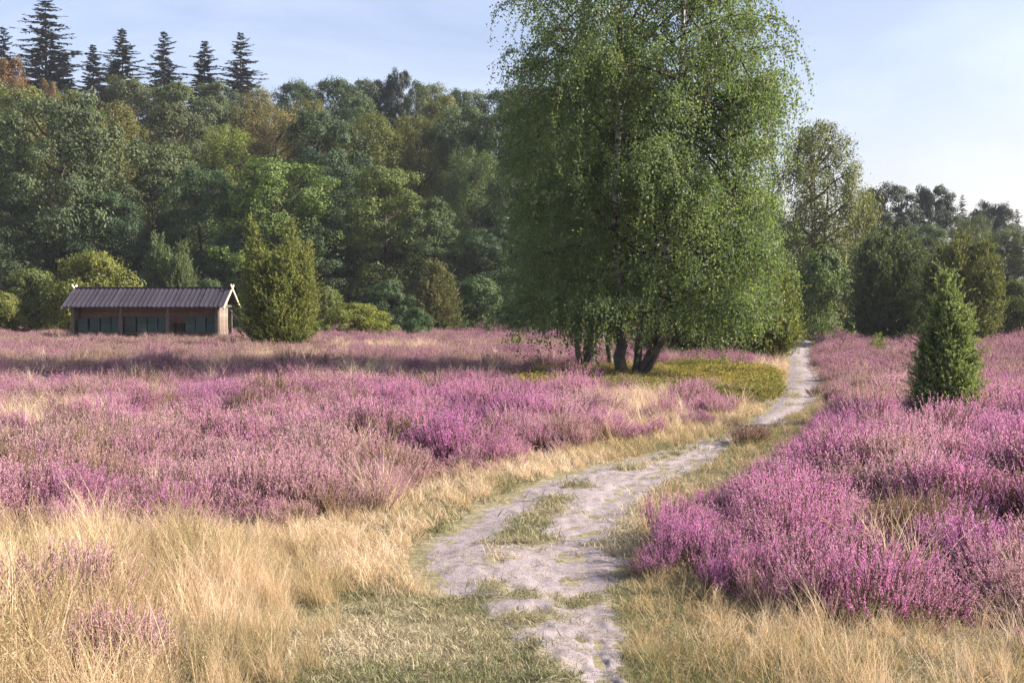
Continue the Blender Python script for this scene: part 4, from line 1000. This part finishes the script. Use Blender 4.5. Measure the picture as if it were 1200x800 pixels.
# gable ends: upright boards below the tie beam, and a triangle of boards above
for sx in (-1, 1):
    ex = sx * (hw + .02)
    for k in range(8):
        g = Geo(); g.box((-.014, 0, 0), (.014, .235, EV - .05)); o = part('gable_board', g, 'gable'); o.location = (ex + sx * .08 + random.uniform(-.004, .004), .10 + k * .245, .05)
    for k in range(13):
        yy = k * .245; zt = EV + .05 + (RG - EV - .02) * (1 - abs(yy + .12 - D / 2) / (D / 2))
        if zt - EV > .10 and k < 9:
            g = Geo(); g.box((-.012, 0, 0), (.012, .235, zt - EV - .06)); o = part('gable_board', g, 'gable'); o.location = (ex + sx * .03, yy, EV + .02)
    g = Geo(); g.beam((ex + sx * .10, -.05, EV + .02), (ex + sx * .10, D + .05, EV + .02), .06, .11); part('tie_beam', g, 'grey_wood')
g = Geo(); g.beam((hw + .12, 2.2, EV - .15), (hw + 1.55, 2.2, .15), .06, .07); part('brace', g, 'grey_wood')
# hives on the shelf: each one a thing of its own
def hive(cx_, wpx, label, tall=.80, yaw=0.0):
    w = wpx / F * HY
    root = empty('beehive', (hx(cx_), HY + .30, hb.location.z + .525), yaw); tag(root, label, 'beehive', None)
    g = Geo(); g.box((-w / 2, -.02, 0), (w / 2, .45, tall * .52)); obj('lower_box', g.mesh('lower_box', [M['hive']]), root)
    g = Geo(); g.box((-w / 2 + .008, -.012, tall * .525), (w / 2 - .008, .442, tall * .93)); obj('upper_box', g.mesh('upper_box', [M['hive']]), root)
    g = Geo(); g.box((-w / 2 - .015, -.04, tall * .935), (w / 2 + .015, .465, tall)); obj('lid', g.mesh('lid', [M['hive']]), root)
    g = Geo(); g.box((-w * .28, -.026, .04), (w * .28, -.021, .065)); obj('entrance_slot', g.mesh('entrance_slot', [M['dark_wood']]), root)
    return root
nth = ['corner post away from the juniper', 'second post', 'third post']
HV = [(95.0, 11.2, .72), (108.6, 11.6, .74), (121.9, 11.0, .80), (134.0, 10.6, .80), (150.8, 12.0, .80), (164.6, 11.4, .80), (176.8, 11.2, .80), (189.0, 10.6, .80), (221.0, 11.6, .80), (233.5, 11.4, .80), (246.0, 10.6, .80)]
HL = ['green beehive hard against the corner post of the bee house, farthest from the juniper', 'green beehive second from the bee house corner farthest from the juniper', 'green beehive third in the bay farthest from the juniper',
      'green beehive in the bay farthest from the juniper, hard against the inner post', 'green beehive in the middle bay, first on the side away from the juniper', 'green beehive in the middle bay, second on the side away from the juniper',
      'green beehive in the middle bay, second on the side towards the juniper', 'green beehive in the middle bay, hard against the post by the empty stand', 'green beehive directly beside the empty hive stand',
      'green beehive in the middle of the three nearest the gable end', 'green beehive hard against the gable end beside the juniper']
for (c_, w_, t_), lb in zip(HV, HL): hive(c_, w_, lb, t_, random.uniform(-.03, .03))
st = empty('hive_stand', (hx(207), HY + .35, hb.location.z + .525)); tag(st, 'empty dark wooden hive stand in the gap between the green hives', 'stand')
for sx in (-.22, .22):
    for sy in (0, .35):
        g = Geo(); g.box((sx - .025, sy - .025, 0), (sx + .025, sy + .025, .42)); obj('leg', g.mesh('leg', [M['dark_wood']]), st)
g = Geo(); g.box((-.27, -.05, .42), (.27, .40, .46)); obj('top', g.mesh('top', [M['dark_wood']]), st)

# ---------------------------------------------------------------- single heather bushes in the straw
def fixed(mat, name, c):
    m = M[mat].copy(); m.name = name
    for nd in m.node_tree.nodes:
        if nd.type == 'ATTRIBUTE' and nd.attribute_type == 'INSTANCER':
            v = m.node_tree.nodes.new('ShaderNodeValue'); v.outputs[0].default_value = c
            for lk in list(m.node_tree.links):
                if lk.from_node == nd: m.node_tree.links.new(v.outputs[0], lk.to_socket)
    return m
HF = [fixed('heath_flower', 'pale_heather_flower', .38), fixed('heath_leaf', 'pale_heather_leaf', .4), M['heath_stem']]
for i, (px, py, s, lb) in enumerate(((62, 728, 1.15, 'single pale heather bush growing in the tall straw grass'), (-2, 752, 1.1, 'faded heather bush next to the single pale one in the straw'),
                                     (140, 792, .85, 'low brownish heather bush in the straw closest to the turf'))):
    b = on_ground(px, py)
    root = empty('heather_bush', (b[0], b[1], float(hill(b[0], b[1])))); tag(root, lb, 'heather')
    for k in range(4):
        o = obj('tuft', heather_tuft(700 + i * 5 + k, HF, .75), root)
        o.location = (random.uniform(-.14, .14), random.uniform(-.1, .1), 0); o.scale = (s, s, s * random.uniform(.85, 1.05)); o.rotation_euler = (0, 0, k)

HD = [fixed('heath_flower', 'dry_heather_flower', .05), fixed('heath_leaf', 'dry_heather_leaf', .12), M['heath_stem']]
for i, (px, py, w, lb) in enumerate(((893, 522, .34, 'low brownish withered heather bush at the bend of the path'), (972, 466, .24, 'small tan withered heather bush on the verge where the path straightens'))):
    b = on_ground(px, py); root = empty('heather_bush', (b[0], b[1], float(hill(b[0], b[1])))); tag(root, lb, 'heather')
    for k in range(6):
        o = obj('tuft', heather_tuft(750 + i * 9 + k, HD, .35), root)
        o.location = (random.uniform(-w, w), random.uniform(-.2, .2), 0); o.scale = (.8, .8, random.uniform(.5, .7)); o.rotation_euler = (0, 0, k)

# ---------------------------------------------------------------- thin evening haze over the whole place
g = Geo(); g.box((-3200, -90, -1.6), (3200, 4100, 47))
hm = bpy.data.materials.new('haze'); hm.use_nodes = True; hn, hl_ = hm.node_tree.nodes, hm.node_tree.links; hn.clear()
ho = hn.new('ShaderNodeOutputMaterial'); pv = hn.new('ShaderNodeVolumePrincipled')
pv.inputs['Color'].default_value = (.80, .86, 1.0, 1); pv.inputs['Density'].default_value = .00020; pv.inputs['Anisotropy'].default_value = .1
hl_.new(pv.outputs[0], ho.inputs['Volume'])
tag(obj('haze', g.mesh('haze', [hm])), 'thin bluish evening haze over the heath and wood', 'haze', kind='stuff')
